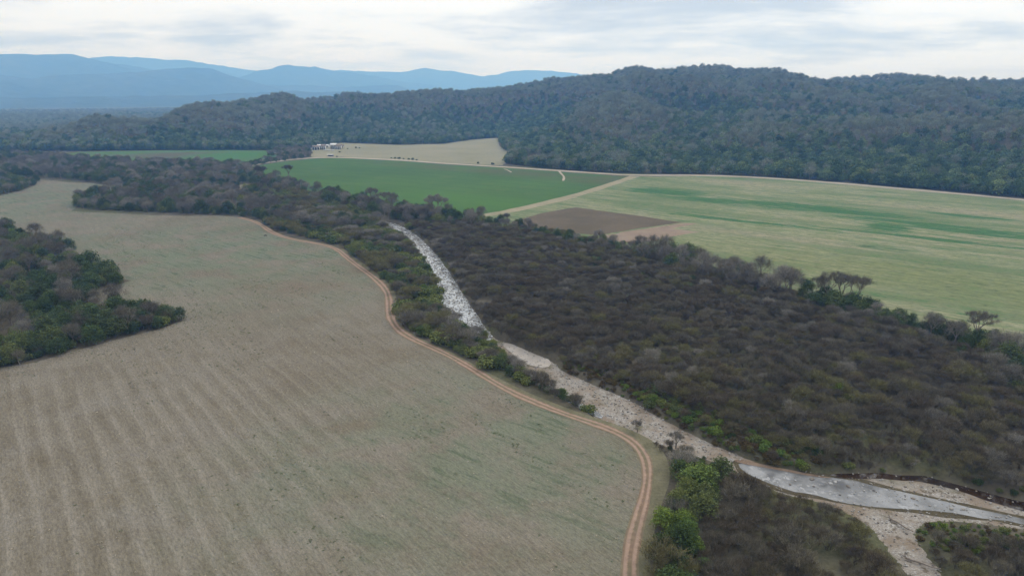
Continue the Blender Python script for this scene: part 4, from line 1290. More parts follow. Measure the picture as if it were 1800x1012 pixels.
MARKS = [((680, 400), 'by the upper rapids'), ((780, 490), 'by the middle rapids'), ((835, 565), 'by the lower rapids'), ((930, 625), 'by the sand fan'), ((1010, 690), 'by the upper gravel bar'), ((1120, 735), 'by the middle gravel bar'), ((1230, 780), 'by the lower gravel bar'), ((1300, 830), 'by the pool head'), ((1420, 860), 'by the calm pool'), ((1540, 840), 'by the gravel point'), ((1680, 860), 'by the side channel'), ((1790, 740), 'at the right margin'), ((1300, 980), 'at the bottom margin'), ((1480, 960), 'beside the dry gully'), ((1760, 990), 'in the bottom corner'), ((1140, 830), 'by the track bend'), ((1130, 960), 'beside the lowest track'), ((1000, 420), 'by the ploughed plot'), ((1150, 440), 'by the pinkish soil'), ((1300, 480), 'under the pale domes'), ((1480, 530), 'by the flat-topped trio'), ((1610, 570), 'right of the trio'), ((1720, 610), 'by the lone flat-topped tree'), ((1472, 694), 'near the lime bush'), ((1274, 655), 'near the ball-shaped bush'), ((1000, 500), 'in the upper middle'), ((1200, 570), 'in the very middle'), ((1600, 720), 'in the right half'), ((20, 440), 'at its top left'), ((20, 530), 'at its left edge'), ((30, 620), 'at its bottom left'), ((100, 450), 'at its upper rim'), ((200, 490), 'at the upper point'), ((120, 550), 'in its middle'), ((220, 575), 'along its lower side'), ((300, 560), 'at the lower tip'), ((650, 360), 'by the green field'), ((430, 330), 'by the gravel clearing'), ((480, 395), 'near the black animal'), ((560, 400), 'above the first bend'), ((130, 355), 'at its left tip'), ((250, 365), 'along its front edge'), ((100, 300), 'near the far crop'), ((30, 330), 'at the far end'), ((690, 540), 'inside the sharp bend'), ((780, 600), 'along the middle track')]
MK = np.array([m[0] for m in MARKS], float)
WHERE = {Z_THICK: 'in the brown thicket', Z_BELT: 'in the field-edge tree belt', Z_STRIP: 'in the streamside strip', Z_WOOD: 'in the mixed wood', Z_LEFT: 'in the left wood', Z_EDGE: 'in the small bush strip', Z_GROVE: 'in the track-side grove', Z_CORNER: 'in the lower right thicket', Z_BANK: 'in the bank scrub', Z_HEDGE: 'in the hedge'}
TONE = {}
for lst, tn in ((EV_D, 'dark green'), (EV_O, 'yellow-olive'), (EV_B, 'bright green'), (BA_G, 'pale grey'), (BA_M, 'mauve grey'), (SH_B, 'dull brown'), (SH_M, 'mauve grey'), (SH_O, 'olive-budding'), (SH_G, 'pale grey'), (BU_G, 'bright green'), (BU_O, 'yellow-olive'), (BU_D, 'dark green'), (BU_R, 'rusty brown')):
    for p_ in lst: TONE[p_.index] = tn
NOUN = {'leafless_shrub': 'leafless shrub', 'green_bush': 'leafy bush', 'evergreen_tree': 'leafy tree', 'bare_tree': 'leafless tree'}
for i in np.where(single)[0]:
    kd = KIND[i]; zn = ZONES[ZON[i]]
    same = KIND == kd
    t_ = SCL[i] / PROTOS[PRO[i]].h * PROTOS[PRO[i]].h
    med = np.median(SCL[(ZON == ZON[i]) & (PRO == PRO[i])])
    sw = 'large' if SCL[i] > med * 1.13 else ('small' if SCL[i] < med * .88 else 'medium')
    mk = MARKS[int(np.argmin(((MK - [px_[i], py_[i]]) ** 2).sum(1)))][1]
    plant(kd, PROTOS[PRO[i]], POS[i], (float(SCL[i] * ASP[i]), float(SCL[i] * ASP[i]), float(SCL[i])), float(ROT[i]), '%s %s %s %s, %s' % (sw, TONE[PRO[i]], NOUN[kd], WHERE[zn], mk), CATS[kd], '%s %s' % (NOUN[kd].replace('bush', 'bushe') + 's', WHERE[zn]))


# the rest: one object of stuff per stretch of growth
def gn_group():
    ng = bpy.data.node_groups.new('plant_scatter', 'GeometryNodeTree')
    ng.interface.new_socket('Geometry', in_out='INPUT', socket_type='NodeSocketGeometry')
    ng.interface.new_socket('Geometry', in_out='OUTPUT', socket_type='NodeSocketGeometry')
    N, L = ng.nodes, ng.links
    gi, go = N.new('NodeGroupInput'), N.new('NodeGroupOutput')
    ci = N.new('GeometryNodeCollectionInfo'); ci.inputs['Collection'].default_value = PCOL
    ci.inputs['Separate Children'].default_value = True; ci.inputs['Reset Children'].default_value = True
    iop = N.new('GeometryNodeInstanceOnPoints'); iop.inputs['Pick Instance'].default_value = True
    m2p = N.new('GeometryNodeMeshToPoints')
    def attr(nm, ty):
        a = N.new('GeometryNodeInputNamedAttribute'); a.data_type = ty; a.inputs['Name'].default_value = nm
        return a.outputs['Attribute']
    L.new(gi.outputs[0], m2p.inputs['Mesh']); L.new(m2p.outputs[0], iop.inputs['Points'])
    L.new(ci.outputs[0], iop.inputs['Instance'])
    L.new(attr('variant', 'INT'), iop.inputs['Instance Index'])
    cx = N.new('ShaderNodeCombineXYZ'); L.new(attr('turn', 'FLOAT'), cx.inputs[2])
    L.new(cx.outputs[0], iop.inputs['Rotation'])
    L.new(attr('size', 'FLOAT_VECTOR'), iop.inputs['Scale'])
    L.new(iop.outputs[0], go.inputs[0])
    return ng


GNG = gn_group()


def stuff(name, pos, var, size, turn, label, cat):
    if not len(pos): return None
    me = mesh_np(name, pos, [])
    a = me.attributes.new('variant', 'INT', 'POINT'); a.data.foreach_set('value', np.asarray(var, np.int32))
    a = me.attributes.new('turn', 'FLOAT', 'POINT'); a.data.foreach_set('value', np.asarray(turn, np.float32))
    size = np.asarray(size, np.float32)
    if size.ndim == 1: size = np.repeat(size[:, None], 3, 1)
    a = me.attributes.new('size', 'FLOAT_VECTOR', 'POINT'); a.data.foreach_set('vector', np.ascontiguousarray(size).ravel())
    o = link(name, me)
    md = o.modifiers.new('scatter', 'NODES'); md.node_group = GNG
    return tag(o, label, cat, 'stuff')


STUFF = {Z_THICK: ('thicket', 'dense leafless brown thicket filling the ground right of the stream', 'thicket'),
         Z_BELT: ('tree_belt', 'remaining trees of the dark belt along the pale field', 'trees'),
         Z_STRIP: ('streamside_scrub', 'olive and grey scrub between the red track and the stream', 'scrub'),
         Z_WOOD: ('mixed_woodland', 'grey and green mixed woodland beyond the stubble field', 'woodland'),
         Z_LEFT: ('field_edge_wood', 'dark mixed wood at the left edge of the stubble field', 'woodland'),
         Z_EDGE: ('bush_strip', 'strip of bushes at the far left end of the field', 'bushes'),
         Z_GROVE: ('grove', 'undergrowth of the green grove by the track bend', 'undergrowth'),
         Z_CORNER: ('thicket', 'dark leafless thicket in the lower right corner', 'thicket'),
         Z_BANK: ('bank_scrub', 'low green and rusty scrub on the stream banks', 'scrub'),
         Z_HEDGE: ('hedgerow', 'hedgerow of trees beside the green field', 'hedge'),
         Z_HILL: ('hillside_forest', 'grey green dry forest covering the whole hill ridge', 'forest'),
         Z_FAR: ('plain_forest', 'bluish far forest on the plain before the mountains', 'forest')}
for zi, zn in enumerate(ZONES):
    s_ = np.where((ZON == zi) & ~single)[0]
    nm, lb, ct = STUFF[zn]
    stuff(nm, POS[s_], PRO[s_], np.c_[SCL[s_] * ASP[s_], SCL[s_] * ASP[s_], SCL[s_]], ROT[s_], lb, ct)

# ------------------------------------------------------------------ stones of the stream
STONE_M = mat_leaf('river_stone', [(.17, .158, .145), (.235, .225, .212), (.28, .272, .265), (.20, .18, .158)], 0, .05)
STONE_D = mat_leaf('dark_wet_stone', [(.10, .088, .078), (.16, .138, .118), (.125, .115, .105)], 0, .05)


def stone_mesh(seed, mat):
    import bmesh
    r = np.random.default_rng(seed)
    bm = bmesh.new(); bmesh.ops.create_icosphere(bm, subdivisions=2, radius=.5)
    off = r.random(3) * 50
    cuts = r.normal(size=(5, 3)); cuts /= np.linalg.norm(cuts, axis=1)[:, None]
    for v in bm.verts:
        c = np.array(v.co)
        for q_ in cuts:
            ex = c @ q_ - .36
            if ex > 0: c = c - q_ * ex * .8
        c = c * (1 + .12 * math.sin(c[0] * 9 + off[0]) * math.sin(c[1] * 8 + off[1]))
        v.co = (c[0] * 1.25, c[1], c[2] * .75)
    me = bpy.data.meshes.new('stone'); bm.to_mesh(me); bm.free()
    me.materials.append(mat)
    return me


STONES = [stone_mesh(300 + i, STONE_M) for i in range(4)] + [stone_mesh(310 + i, STONE_D) for i in range(2)]
SP_ = []
for i, me in enumerate(STONES):
    p = Proto(); p.index = len(PROTOS); p.kind = 'stone'; p.h = .7
    p.obj = bpy.data.objects.new('plant_%03d' % p.index, me); PCOL.objects.link(p.obj); PROTOS.append(p); SP_.append(p.index)


def stones(poly, n, lo, hi, dark, pw=3.0):
    out = []
    a, b = poly.min(0), poly.max(0)
    while len(out) < n:
        q_ = rng.uniform(a, b, (n, 2)); q_ = q_[inside(q_, poly)]
        out += list(q_[:n - len(out)])
    P_ = np.array(out); s = lo + (hi - lo) * rng.random(n) ** pw
    return P_, s, rng.random(n) < dark


MIDBED = chaikin(GP(MID_L + MID_R[::-1], ZB), 1, True)
LOWBED = chaikin(GP(LOW_D[1:] + LOW_U[::-1][:-1], ZB), 1, True)
sets = [(stones(RAPID, 3200, .15, .75, .5, 4), 'rapids'), (stones(MIDBED, 1700, .10, .60, .25, 4), 'gravel bar'), (stones(LOWBED, 1600, .08, .5, .25, 4), 'lower stream bed')]
SPOS = np.vstack([s[0][0] for s in sets]); SS = np.concatenate([s[0][1] for s in sets]); SD = np.concatenate([s[0][2] for s in sets]); SZ = np.concatenate([[k] * len(s[0][1]) for k, s in enumerate(sets)])
sx, sy, sd = project(SPOS[:, 0], SPOS[:, 1], ZB)
vis = (sx > 3) & (sx < 1797) & (sy < 1009)
SPOS, SS, SD, SZ, sd = SPOS[vis], SS[vis], SD[vis], SZ[vis], sd[vis]
pool = chaikin(GP(POOL_PX, ZW), 1, True)
small = ~(inside(SPOS, pool) & (rng.random(len(SPOS)) < np.where(SPOS[:, 0] > 75, .25, .7)))
small &= ~(inside(SPOS, chaikin(GP(BACK_PX, ZW), 1, True)) & (rng.random(len(SPOS)) < .88))
SPOS, SS, SD, SZ, sd = SPOS[small], SS[small], SD[small], SZ[small], sd[small]
big = np.argsort(-(SS / sd))[:270]
isb = np.zeros(len(SS), bool); isb[big] = True
where = ['in the white rapids', 'on the pale gravel bar', 'beside the lower pool']
srot = rng.random(len(SS)) * 6.283
svar = np.where(SD, rng.integers(4, 6, len(SS)), rng.integers(0, 4, len(SS)))
for i in np.where(isb)[0]:
    o = link('boulder', STONES[svar[i]])
    o.location = (SPOS[i, 0], SPOS[i, 1], ZB - .12 + SS[i] * .12); s = SS[i]; o.scale = (s, s * .9, s * .8); o.rotation_euler = (0, 0, srot[i])
    c = 'dark wet' if SD[i] else 'pale grey'
    tag(o, '%s boulder %s' % (c, where[SZ[i]]), 'boulder', None, '%s boulders %s' % (c, where[SZ[i]]))
rest = ~isb
stuff('stream_stones', np.c_[SPOS[rest], np.full(rest.sum(), ZB - .14) + SS[rest] * .1], np.array(SP_)[svar[rest]], SS[rest], srot[rest], 'small stones strewn over the stream bed', 'stones')


def boulder(x, y, s, dark, label, zs=.8):
    g_ = G(x, y, ZW)
    o = link('boulder', STONES[4 if dark else 1]); o.location = (g_[0], g_[1], ZW + .22 * s); o.scale = (s, s * .9, s * zs); o.rotation_euler = (0, 0, x)
    tag(o, label, 'boulder')


boulder(1427, 843, 1.15, True, 'dark red brown boulder at the upper edge of the calm pool')
boulder(1460, 851, .9, False, 'left of two pale boulders close together in the pool')
boulder(1468, 848, .95, False, 'right of two pale boulders close together in the pool')
boulder(1491, 856, .9, True, 'dark boulder in the pool beside the gravel bar point')
boulder(1605, 877, .8, True, 'dark boulder against the near side of the gravel bar')
boulder(1672, 895, .9, False, 'pale boulder in the narrow lower end of the pool')
boulder(1693, 896, .8, False, 'lowest pale boulder in the narrow end of the pool')
boulder(1682, 861, .8, False, 'single white boulder in the dark brown side channel')

# ------------------------------------------------------------------ weeds on the fields
def weed_proto(seed, mat, n=16, size=.22):
    r = np.random.default_rng(seed)
    V, Fq = leaf_cloud(r, [(0, 0, .12, .35, .3, .16), (.2, .1, .1, .25, .25, .12)], n, size, .3, .1)
    p = Proto(); p.index = len(PROTOS); p.kind = 'weed'; p.h = .3
    me = mesh_np('plant_%03d' % p.index, V, [Fq], [mat])
    p.obj = bpy.data.objects.new('plant_%03d' % p.index, me); PCOL.objects.link(p.obj); PROTOS.append(p)
    return p.index


WEED = mat_leaf('field_weeds', [(.085, .115, .055), (.11, .13, .07), (.075, .10, .05)])
STRAWC = mat_leaf('straw_clumps', [(.34, .30, .23), (.28, .25, .19), (.38, .34, .27)])
WP = [weed_proto(330 + i, WEED) for i in range(2)]
SPW = [weed_proto(335, STRAWC, 12, .2)]
FW = GP(FIELD_PX)
lo, hi = np.array([-330., 95.]), np.array([90., 560.])
Q = rng.uniform(lo, hi, (160000, 2))
Q = Q[inside(Q, FW)]; Q = Q[in_view(Q, 0, 1, 20, 20)]; Q = Q[~inside(Q, GP(LEFT_WOOD_PX))]
Q = Q[dist_line(Q, TRACK) > 2.2]
th = ang(G(128, 673), G(257, 1007))
qa = Q @ [math.cos(th), math.sin(th)]; qb = Q @ [-math.sin(th), math.cos(th)]
dens = fbm(Q[:, 0], Q[:, 1], 45, 4, 61) + .9 * fbm(qa / 7, qb, 5, 3, 77) + .35 * smooth(150, 330, Q[:, 1]) + .30 * np.exp(-((Q - G(960, 800)) ** 2).sum(1) / 45 ** 2)
pick = dens + rng.gumbel(size=len(Q)) * .20 > .74
W1 = Q[pick]
pick2 = rng.random(len(Q)) < .035
W2 = Q[pick2]
print('WEEDS', len(W1), len(W2))
sz = .28 + .75 * rng.random(len(W1)) ** 3
stuff('field_weeds', np.c_[W1, np.full(len(W1), .03)], rng.choice(WP, len(W1)), np.c_[sz * 1.2, sz * 1.2, sz * .7], rng.random(len(W1)) * 6.28, 'scattered green weeds sprouting through the stubble', 'weeds')
sz = .5 + .7 * rng.random(len(W2)) ** 2
stuff('straw_clumps', np.c_[W2, np.full(len(W2), .03)], rng.choice(SPW, len(W2)), np.c_[sz, sz, sz * .6], rng.random(len(W2)) * 6.28, 'loose straw clumps lying on the stubble', 'straw')

# ------------------------------------------------------------------ trees that stand out
def special(kind, seed, x, y, s, label, cmat, flat=True, h=9.0, spread=5.2, per=46, trunk=.34, levels=(5, 4, 4), width=.045, r0=.24, length=.8):
    r = np.random.default_rng(seed)
    segs, tips = branches(r, h, spread, h * trunk, r0, levels, flat)
    tv, tf = tubes(segs, 5); cv, cf = twigs(r, tips, per, length, width, .9 if flat else .5)
    e = bpy.data.objects.new(kind, None); sc.collection.objects.link(e)
    g_ = G(x, y); e.location = (g_[0], g_[1], 0); e.scale = (s, s, s); e.rotation_euler = (0, 0, seed)
    link('trunk', mesh_np('trunk', tv, [tf], [BARK]), e)
    link('crown', mesh_np('crown', cv, [cf], [cmat]), e)
    return tag(e, label, 'tree')


TW_U = mat_leaf('umbrella_twigs', [(.1240, .1120, .0800), (.1120, .1000, .0760)], .1)
special('umbrella_tree', 1, 1454, 532, 1.3, 'leftmost of three flat topped bare trees before the pale field', TW_U)
special('umbrella_tree', 2, 1475, 534, 1.35, 'middle of three flat topped bare trees before the pale field', TW_U)
special('umbrella_tree', 3, 1500, 545, 1.42, 'rightmost of three flat topped bare trees before the pale field', TW_U)
special('umbrella_tree', 4, 1719, 606, 1.2, 'lone flat topped bare tree near the right edge of the pale field', TW_U, per=50)
special('bare_tree', 5, 890, 400, 1.1, 'slender pale bare tree left of the ploughed plot', TWIG_GREY, False, 9, 2.9, 34, .35)
special('bare_tree', 6, 928, 406, 1.0, 'smaller pale bare tree below the ploughed plot corner', TWIG_GREY, False, 9, 2.9, 34, .35)
special('bare_tree', 7, 656, 364, 1.5, 'left of two open bare trees against the green field', TWIG_GREY, False, 10, 4.6, 55, .3)
special('bare_tree', 8, 675, 368, 1.45, 'right of two open bare trees against the green field', TWIG_GREY, False, 10, 4.6, 55, .3)
special('bare_tree', 9, 712, 388, 1.3, 'dark mauve dome shaped bare tree beside the head of the rapids', TWIG_MAUVE, False, 8.6, 4.6, 70, .22)
special('bare_tree', 10, 768, 388, 1.7, 'tall spreading grey bare tree against the green field', TWIG_GREY, True, 9.6, 5.2, 70, .3)
special('bare_tree', 11, 746, 391, 1.3, 'grey bare tree just left of the tall spreading one', TWIG_GREY, False, 8.4, 4.4, 75, .25)
special('bare_tree', 12, 459, 324, 1.8, 'flat crowned dark tree by the pale clearing in the wood', TWIG_MAUVE, True, 9, 4.6, 75, .3)
special('bare_tree', 13, 508, 318, 1.6, 'thin tree with a tilted flat top against the green field', TWIG_MAUVE, True, 9, 3.6, 60, .45)
special('bare_tree', 14, 1120, 759, .42, 'small grey bare shrubby tree on the edge of the gravel bar', TWIG_GREY, False, 8, 3.8, 26, .2, width=.09)
special('bare_tree', 15, 1188, 787, .55, 'pale bare tree in front of the gravel bar by the green grove', TWIG_GREY, False, 8, 4.2, 26, .2, width=.08)
special('bare_tree', 16, 1540, 562, .9, 'pale wispy bare tree right of the three flat topped trees', TWIG_GREY, False, 9, 2.8, 16, .3)
special('bare_tree', 17, 1305, 496, 1.0, 'rounded pale bare tree at the top of the belt', TWIG_GREY, False, 9.5, 3.8, 40, .3)


def leafy(x, y, s, label, cmat, seed=0, sx=1.0):
    p_ = EV_B[seed % 2] if cmat is LEAF_BRIGHT else (EV_O[seed % 2] if cmat is LEAF_OLIVE else EV_D[seed % 3])
    g_ = G(x, y)
    plant('leafy_tree', p_, (g_[0], g_[1], float(bed_depth(g_[None])[0])), (s * sx, s * sx, s), x * .1, label, 'tree', None, cmat)


LEAF_WILLOW = mat_leaf('willow_leaves', [(.12, .165, .045), (.13, .175, .05)], .3)
leafy(1228, 866, 1.0, 'largest bright green tree in the grove beside the pool', LEAF_WILLOW, 0, 1.2)
leafy(1266, 846, .80, 'mid green tree nearest to the head of the pool', LEAF_DARK, 1, 1.1)
leafy(1208, 945, .60, 'small vivid green tree halfway down the grove', LEAF_BRIGHT, 1, 1.0)
leafy(1216, 972, .58, 'lowest vivid green tree in the grove before the dark thicket', LEAF_BRIGHT, 0, 1.1)
leafy(1166, 990, .55, 'olive tree at the foot of the grove beside the lowest track', LEAF_OLIVE, 0, 1.1)
leafy(1190, 1008, .62, 'dark green tree at the bottom of the grove', LEAF_DARK, 1, 1.1)
leafy(1186, 905, .55, 'dark tree in the middle of the grove beside the verge', LEAF_DARK, 2, 1.15)
leafy(1205, 880, .5, 'pale olive tree just below the largest grove tree', LEAF_OLIVE, 1, 1.15)
leafy(1274, 655, .40, 'bright green ball shaped bush alone in the brown thicket', LEAF_BRIGHT, 0)
leafy(1472, 694, .52, 'wider lime green bush alone in the brown thicket', LEAF_BRIGHT, 1, 1.1)
leafy(1150, 708, .36, 'bright green bush at the thicket edge above the gravel bar', LEAF_BRIGHT, 0)
leafy(953, 412, .75, 'dark green dense tree standing above the thicket by the ploughed plot', LEAF_DARK, 0, 1.1)
leafy(1040, 426, .50, 'small dark green tree right below the ploughed plot', LEAF_DARK, 2)
leafy(850, 590, .62, 'yellow green willowy tree leaning over the stream between rapids and gravel', LEAF_OLIVE, 0, 1.0)
leafy(866, 612, .45, 'lower olive tree hiding the stream below the rapids', LEAF_OLIVE, 1, 1.1)
leafy(842, 610, .5, 'dark tree on the near bank below the rapids', LEAF_DARK, 1, 1.1)
leafy(128, 470, 1.0, 'yellow green tree at the upper rim of the left wood', LEAF_OLIVE, 0)
leafy(163, 502, 1.05, 'dark round tree near the tip of the left wood', LEAF_DARK, 1)
leafy(206, 498, .75, 'olive tree on the upper point of the left wood', LEAF_OLIVE, 1)
leafy(1508, 548, .7, 'dark green tree under the rightmost flat topped tree', LEAF_DARK, 2, 1.1)
leafy(1530, 553, .6, 'very dark round tree right of the flat topped trees', LEAF_DARK, 0, 1.0)
leafy(1700, 612, .75, 'dark green tree left of the lone flat topped tree', LEAF_DARK, 1, 1.0)
leafy(640, 446, .6, 'light green tree by the track bend above the strip', LEAF_BRIGHT, 1, .9)

# ------------------------------------------------------------------ farm buildings far off
WHITE = mat_flat('whitewashed_wall', (.46, .45, .43), .25, .6)
ROOFM = mat_flat('pale_sheet_roof', (.46, .46, .46), .2, .5)
ROOFD = mat_flat('weathered_tile_roof', (.17, .14, .125), .3, .6)
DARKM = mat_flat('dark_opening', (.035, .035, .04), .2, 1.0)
WOODM = mat_flat('weathered_timber', (.13, .105, .085), .25, 2.0)


def box(x0, x1, y0, y1, z0, z1):
    v = np.array([(x, y, z) for z in (z0, z1) for y in (y0, y1) for x in (x0, x1)], float)
    f = np.array([(0, 2, 3, 1), (4, 5, 7, 6), (0, 1, 5, 4), (2, 6, 7, 3), (0, 4, 6, 2), (1, 3, 7, 5)])
    return v, f


def gable(x0, x1, y0, y1, z0, rise, over=.5, thick=.18):
    x0, x1, y0, y1 = x0 - over, x1 + over, y0 - over, y1 + over
    ym = (y0 + y1) / 2
    prof = [(y0, z0), (ym, z0 + rise), (y1, z0), (y1, z0 - thick), (ym, z0 + rise - thick), (y0, z0 - thick)]
    v = np.array([(x, a, b) for x in (x0, x1) for a, b in prof])
    f4 = np.array([(i, (i + 1) % 6, 6 + (i + 1) % 6, 6 + i) for i in range(6)] + [(0, 5, 4, 1), (1, 4, 3, 2), (6, 7, 10, 11), (7, 8, 9, 10)])
    return v, f4


def empty(name, x, y, rz=0):
    e = bpy.data.objects.new(name, None); sc.collection.objects.link(e)
    g_ = G(x, y); e.location = (g_[0], g_[1], 0); e.rotation_euler = (0, 0, rz)
    return e


def house(x, y, w, d, h, rise, bays, label, rz=0.0, name='farmhouse', roof=ROOFM):
    e = empty(name, x, y, rz); tag(e, label, 'house')
    t = .35
    # walls with real openings: piers between the bays plus lintel, back and sides
    step = w / bays
    vs, fs, n0 = [], [], 0
    def add(b):
        nonlocal n0
        vs.append(b[0]); fs.append(b[1] + n0); n0 += len(b[0])
    for i in range(bays + 1):
        xc = -w / 2 + i * step
        a, b = xc - (.45 if 0 < i < bays else (0 if i == 0 else .9)), xc + (.45 if 0 < i < bays else (.9 if i == 0 else 0))
        add(box(a, b, -d / 2, -d / 2 + t, 0, h - .9))
    add(box(-w / 2, w / 2, -d / 2, -d / 2 + t, h - .9, h))
    add(box(-w / 2, -w / 2 + t, -d / 2 + t, d / 2 - t, 0, h)); add(box(w / 2 - t, w / 2, -d / 2 + t, d / 2 - t, 0, h)); add(box(-w / 2, w / 2, d / 2 - t, d / 2, 0, h))
    link('wall', mesh_np('wall', np.vstack(vs), [np.vstack(fs)], [WHITE]), e)
    gx = gable(-w / 2, w / 2, -d / 2, d / 2, h + .1, rise)
    link('roof', mesh_np('roof', gx[0], [gx[1]], [roof]), e)
    for i in range(bays):
        a, b = -w / 2 + i * step + .9, -w / 2 + (i + 1) * step - .9
        if b - a < .5: continue
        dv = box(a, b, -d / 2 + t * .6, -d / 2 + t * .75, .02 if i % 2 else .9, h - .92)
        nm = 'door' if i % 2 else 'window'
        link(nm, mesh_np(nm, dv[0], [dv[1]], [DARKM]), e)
    return e


house(556, 263.4, 11, 8, 4.6, 1.8, 3, 'leftmost white farmhouse beside the hedge end', .1, 'farmhouse', ROOFD)
house(563, 262.6, 7, 8, 5.0, 2.2, 2, 'second white farmhouse joined closely to the leftmost one', .1, 'farmhouse', ROOFM)
house(569, 263.0, 6, 7, 5.6, 2.2, 2, 'third white house with the taller gable next to the low white wall', .1, 'farmhouse', ROOFD)
house(587, 261.6, 9, 8, 5.8, 2.4, 3, 'white house with the highest roof right of the low white wall', -.05)
house(596, 262.2, 8, 7, 5.0, 2.0, 3, 'rightmost white house with open bays of the farm', -.05, 'farmhouse', ROOFD)
house(552, 260.9, 5, 5, 3.2, 1.2, 2, 'small outbuilding with a dark roof behind the leftmost farmhouse', .3, 'outbuilding', ROOFD)
house(575, 259.2, 6, 5, 3.4, 1.2, 2, 'small grey roofed outbuilding behind the low white wall', -.2, 'outbuilding', ROOFM)
house(601, 259.6, 5, 5, 3.2, 1.2, 2, 'small outbuilding at the right end by the utility pole', .2, 'outbuilding', ROOFD)
e = empty('garden_wall', 578, 265); tag(e, 'long low white wall joining the two groups of farm houses', 'wall')
b_ = box(-8, 8, -.25, .25, 0, 1.8); link('wall_panel', mesh_np('wall_panel', b_[0], [b_[1]], [WHITE]), e)
b_ = box(-8.1, 8.1, -.35, .35, 1.8, 2.0); link('coping', mesh_np('coping', b_[0], [b_[1]], [ROOFM]), e)
e = empty('open_shed', 581, 275); tag(e, 'low open shed with a pale roof below the white farm houses', 'shed')
for sx_ in (-3.5, 0, 3.5):
    for sy_ in (-1.6, 1.6):
        b_ = box(sx_ - .12, sx_ + .12, sy_ - .12, sy_ + .12, 0, 2.2); link('post', mesh_np('post', b_[0], [b_[1]], [WOODM]), e)
b_ = gable(-3.8, 3.8, -1.8, 1.8, 2.25, .6, .3); link('roof', mesh_np('roof', b_[0], [b_[1]], [ROOFM]), e)
b_ = box(-3.6, 3.6, 1.4, 1.5, .1, 2.1); link('back_wall', mesh_np('back_wall', b_[0], [b_[1]], [WOODM]), e)
e = empty('utility_pole', 604.5, 258); tag(e, 'thin dark utility pole right of the white farm houses', 'pole')
v_, f_ = tubes([(np.array([0, 0, -.3]), np.array([0, 0, 9.0]), .2, .13)], 6); link('pole_shaft', mesh_np('pole_shaft', v_, [f_], [WOODM]), e)
b_ = box(-1, 1, -.08, .08, 8.2, 8.4); link('crossarm', mesh_np('crossarm', b_[0], [b_[1]], [WOODM]), e)
e = empty('water_tank', 537, 275.8); tag(e, 'small white water tank at the hedge by the green field', 'tank')
v_, f_ = tubes([(np.array([0, 0, 1.0]), np.array([0, 0, 2.6]), 1.0, 1.0), (np.array([0, 0, 2.6]), np.array([0, 0, 2.9]), 1.0, .25)], 14); link('tank_body', mesh_np('tank_body', v_, [f_], [WHITE]), e)
for a_ in range(4):
    c_, s_ = math.cos(a_ * 1.571 + .78) * .75, math.sin(a_ * 1.571 + .78) * .75
    v_, f_ = tubes([(np.array([c_, s_, -.1]), np.array([c_, s_, 1.05]), .08, .08)], 5); link('leg', mesh_np('leg', v_, [f_], [WOODM]), e)
for (x_, y_, s_, lb) in ((597, 268, .9, 'small bush in the pasture below the white farm houses'), (611, 262, .7, 'dark low bush right of the utility pole in the far pasture'), (626, 260.5, 1.0, 'long dark bush clump in the far pasture'), (632, 261, .8, 'end bush of the dark clump in the far pasture'), (592, 276, .7, 'bush beside the low open shed')):
    g_ = G(x_, y_); plant('green_bush', BU_D[0], (g_[0], g_[1], 0), s_ * 1.3, x_, lb, 'bush')
for k_, (x_, y_) in enumerate([(686, 279.6), (693, 280), (700, 280.4), (708, 280.9), (717, 281.6), (724, 282.2), (731, 282.8), (840, 288.8), (866, 290.4)]):
    g_ = G(x_, y_); plant('green_bush', BU_D[k_ % 2], (g_[0], g_[1] + 7, 0), .9 + .3 * (k_ % 3), x_, 'low dark bush in the row along the farm road', 'bush', 'roadside bushes')

# ------------------------------------------------------------------ driftwood and the black calf
DRIFT = mat_flat('bleached_driftwood', (.20, .17, .145), .35, 1.5)


def driftwood(x, y, L, rz, label, seed):
    r = np.random.default_rng(seed)
    e = bpy.data.objects.new('driftwood_log', None); sc.collection.objects.link(e)
    g_ = G(x, y, ZB); e.location = (g_[0], g_[1], ZB - .05); e.rotation_euler = (0, 0, rz)
    pts = [np.array([-L / 2 + L * i / 4, r.normal() * .1, .25 + .06 * i]) for i in range(5)]
    v_, f_ = tubes([(pts[i], pts[i + 1], .24 - .035 * i, .24 - .035 * (i + 1)) for i in range(4)], 6)
    link('trunk', mesh_np('trunk', v_, [f_], [DRIFT]), e)
    for i in range(7):
        a = r.normal(size=3); a[0] = -abs(a[0]) * .6; a[2] = abs(a[2]) * .6 + .1
        v_, f_ = tubes([(pts[0], pts[0] + a * .6, .1, .05), (pts[0] + a * .6, pts[0] + a * 1.1 + r.normal(size=3) * .15, .05, .015)], 4)
        link('root', mesh_np('root', v_, [f_], [DRIFT]), e)
    tag(e, label, 'driftwood')


driftwood(1584, 924, 5.0, R(-68), 'grey driftwood trunk with roots stranded on the gravel', 1)
driftwood(1622, 992, 5.5, R(-40), 'thin driftwood log in the dry gully at the bottom', 2)

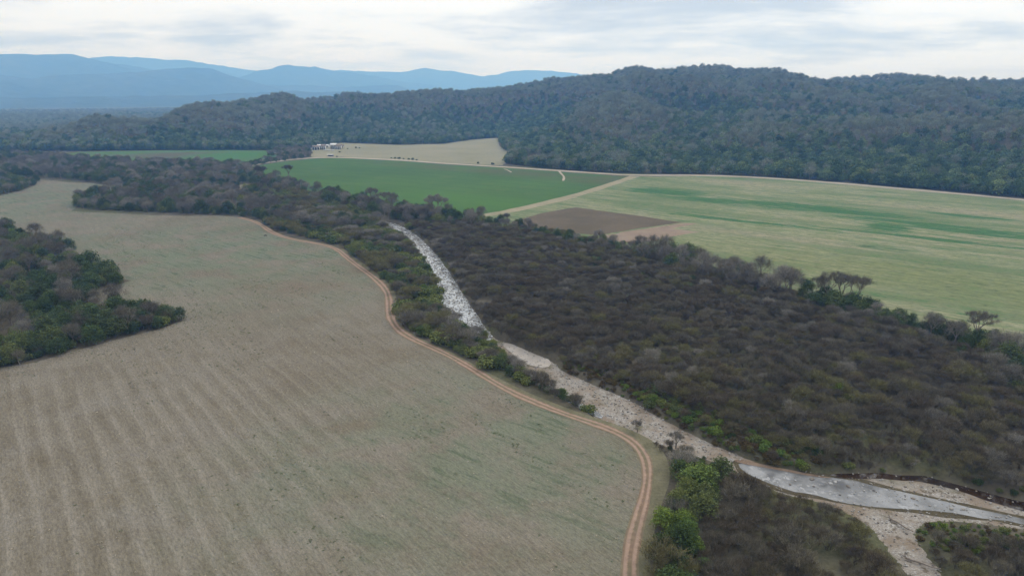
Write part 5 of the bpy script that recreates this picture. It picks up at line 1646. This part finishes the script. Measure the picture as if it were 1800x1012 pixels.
# animal: one continuous skinned body
def calf():
    J = {'hip': (-.55, 0, 1.0, .24), 'belly': (0, 0, .95, .30), 'chest': (.5, 0, .98, .27), 'neck': (.78, 0, .98, .15), 'poll': (1.0, 0, .86, .12), 'muzzle': (1.15, 0, .62, .075)}
    names = list(J); V = [J[n][:3] for n in names]; Rr = [J[n][3] for n in names]
    E = [(0, 1), (1, 2), (2, 3), (3, 4), (4, 5)]
    def add(p, r_, to):
        V.append(p); Rr.append(r_); E.append((to, len(V) - 1)); return len(V) - 1
    for s in (-1, 1):
        a = add((.48, s * .17, .62), .10, 2); a = add((.46, s * .17, .33), .055, a); a = add((.48, s * .17, .03), .055, a)
        a = add((-.52, s * .18, .68), .13, 0); a = add((-.64, s * .18, .38), .06, a); a = add((-.56, s * .18, .03), .055, a)
        add((.98, s * .22, .90), .03, 4)
    a = add((-.82, 0, .95), .04, 0); add((-.88, 0, .5), .03, a)
    me = bpy.data.meshes.new('body'); me.from_pydata(V, E, [])
    tmp = bpy.data.objects.new('tmp_body', me); sc.collection.objects.link(tmp)
    md = tmp.modifiers.new('skin', 'SKIN')
    for i, r_ in enumerate(Rr): me.skin_vertices[0].data[i].radius = (r_, r_)
    me.skin_vertices[0].data[0].use_root = True
    tmp.modifiers.new('sub', 'SUBSURF').levels = 1
    dg = bpy.context.evaluated_depsgraph_get()
    m2 = bpy.data.meshes.new_from_object(tmp.evaluated_get(dg))
    bpy.data.objects.remove(tmp)
    m2.name = 'calf'; m2.materials.clear(); m2.materials.append(mat_flat('black_hide', (.018, .016, .014), .2, 2))
    o = link('calf', m2)
    g_ = G(467, 416); o.location = (g_[0], g_[1], .03); o.rotation_euler = (0, 0, R(200)); o.scale = (.9, .9, .9)
    tag(o, 'small black animal standing in the field beside the track bend', 'animal')


try:
    calf()
except Exception as ex:
    print('CALF', ex)

# ------------------------------------------------------------------ haze: the air itself
hzv = []
TOP = max(o_.bound_box[6][2] for o_ in sc.objects if o_.name.startswith('mountain_range')) + 25.0
print('TOP', TOP)
for z_ in (-6.0, TOP):
    for u_, v_ in ((U0 - 40, V0 - 40), (U0 - 40, V1 + 40), (U1 + 40, V1 + 40), (U1 + 40, V0 - 40)):
        p_ = u_ * AX_U + v_ * AX_V
        hzv.append((p_[0], p_[1], z_))
hm = bpy.data.materials.new('haze_air'); hm.use_nodes = True
hn = hm.node_tree.nodes; hn.clear()
pv = hn.new('ShaderNodeVolumePrincipled')
pv.inputs['Color'].default_value = (.20, .48, 1.0, 1)
pv.inputs['Absorption Color'].default_value = (1, 1, 1, 1)
pv.inputs['Density'].default_value = 1.7e-4
pv.inputs['Anisotropy'].default_value = .35
ho = hn.new('ShaderNodeOutputMaterial'); hm.node_tree.links.new(pv.outputs[0], ho.inputs['Volume'])
me = bpy.data.meshes.new('haze'); me.from_pydata(hzv, [], [(3, 2, 1, 0), (4, 5, 6, 7), (1, 5, 4, 0), (2, 6, 5, 1), (3, 7, 6, 2), (0, 4, 7, 3)])
me.materials.append(hm)
o = link('haze', me)
tag(o, 'pale blue haze hanging over the valley and mountains', 'haze', 'stuff')
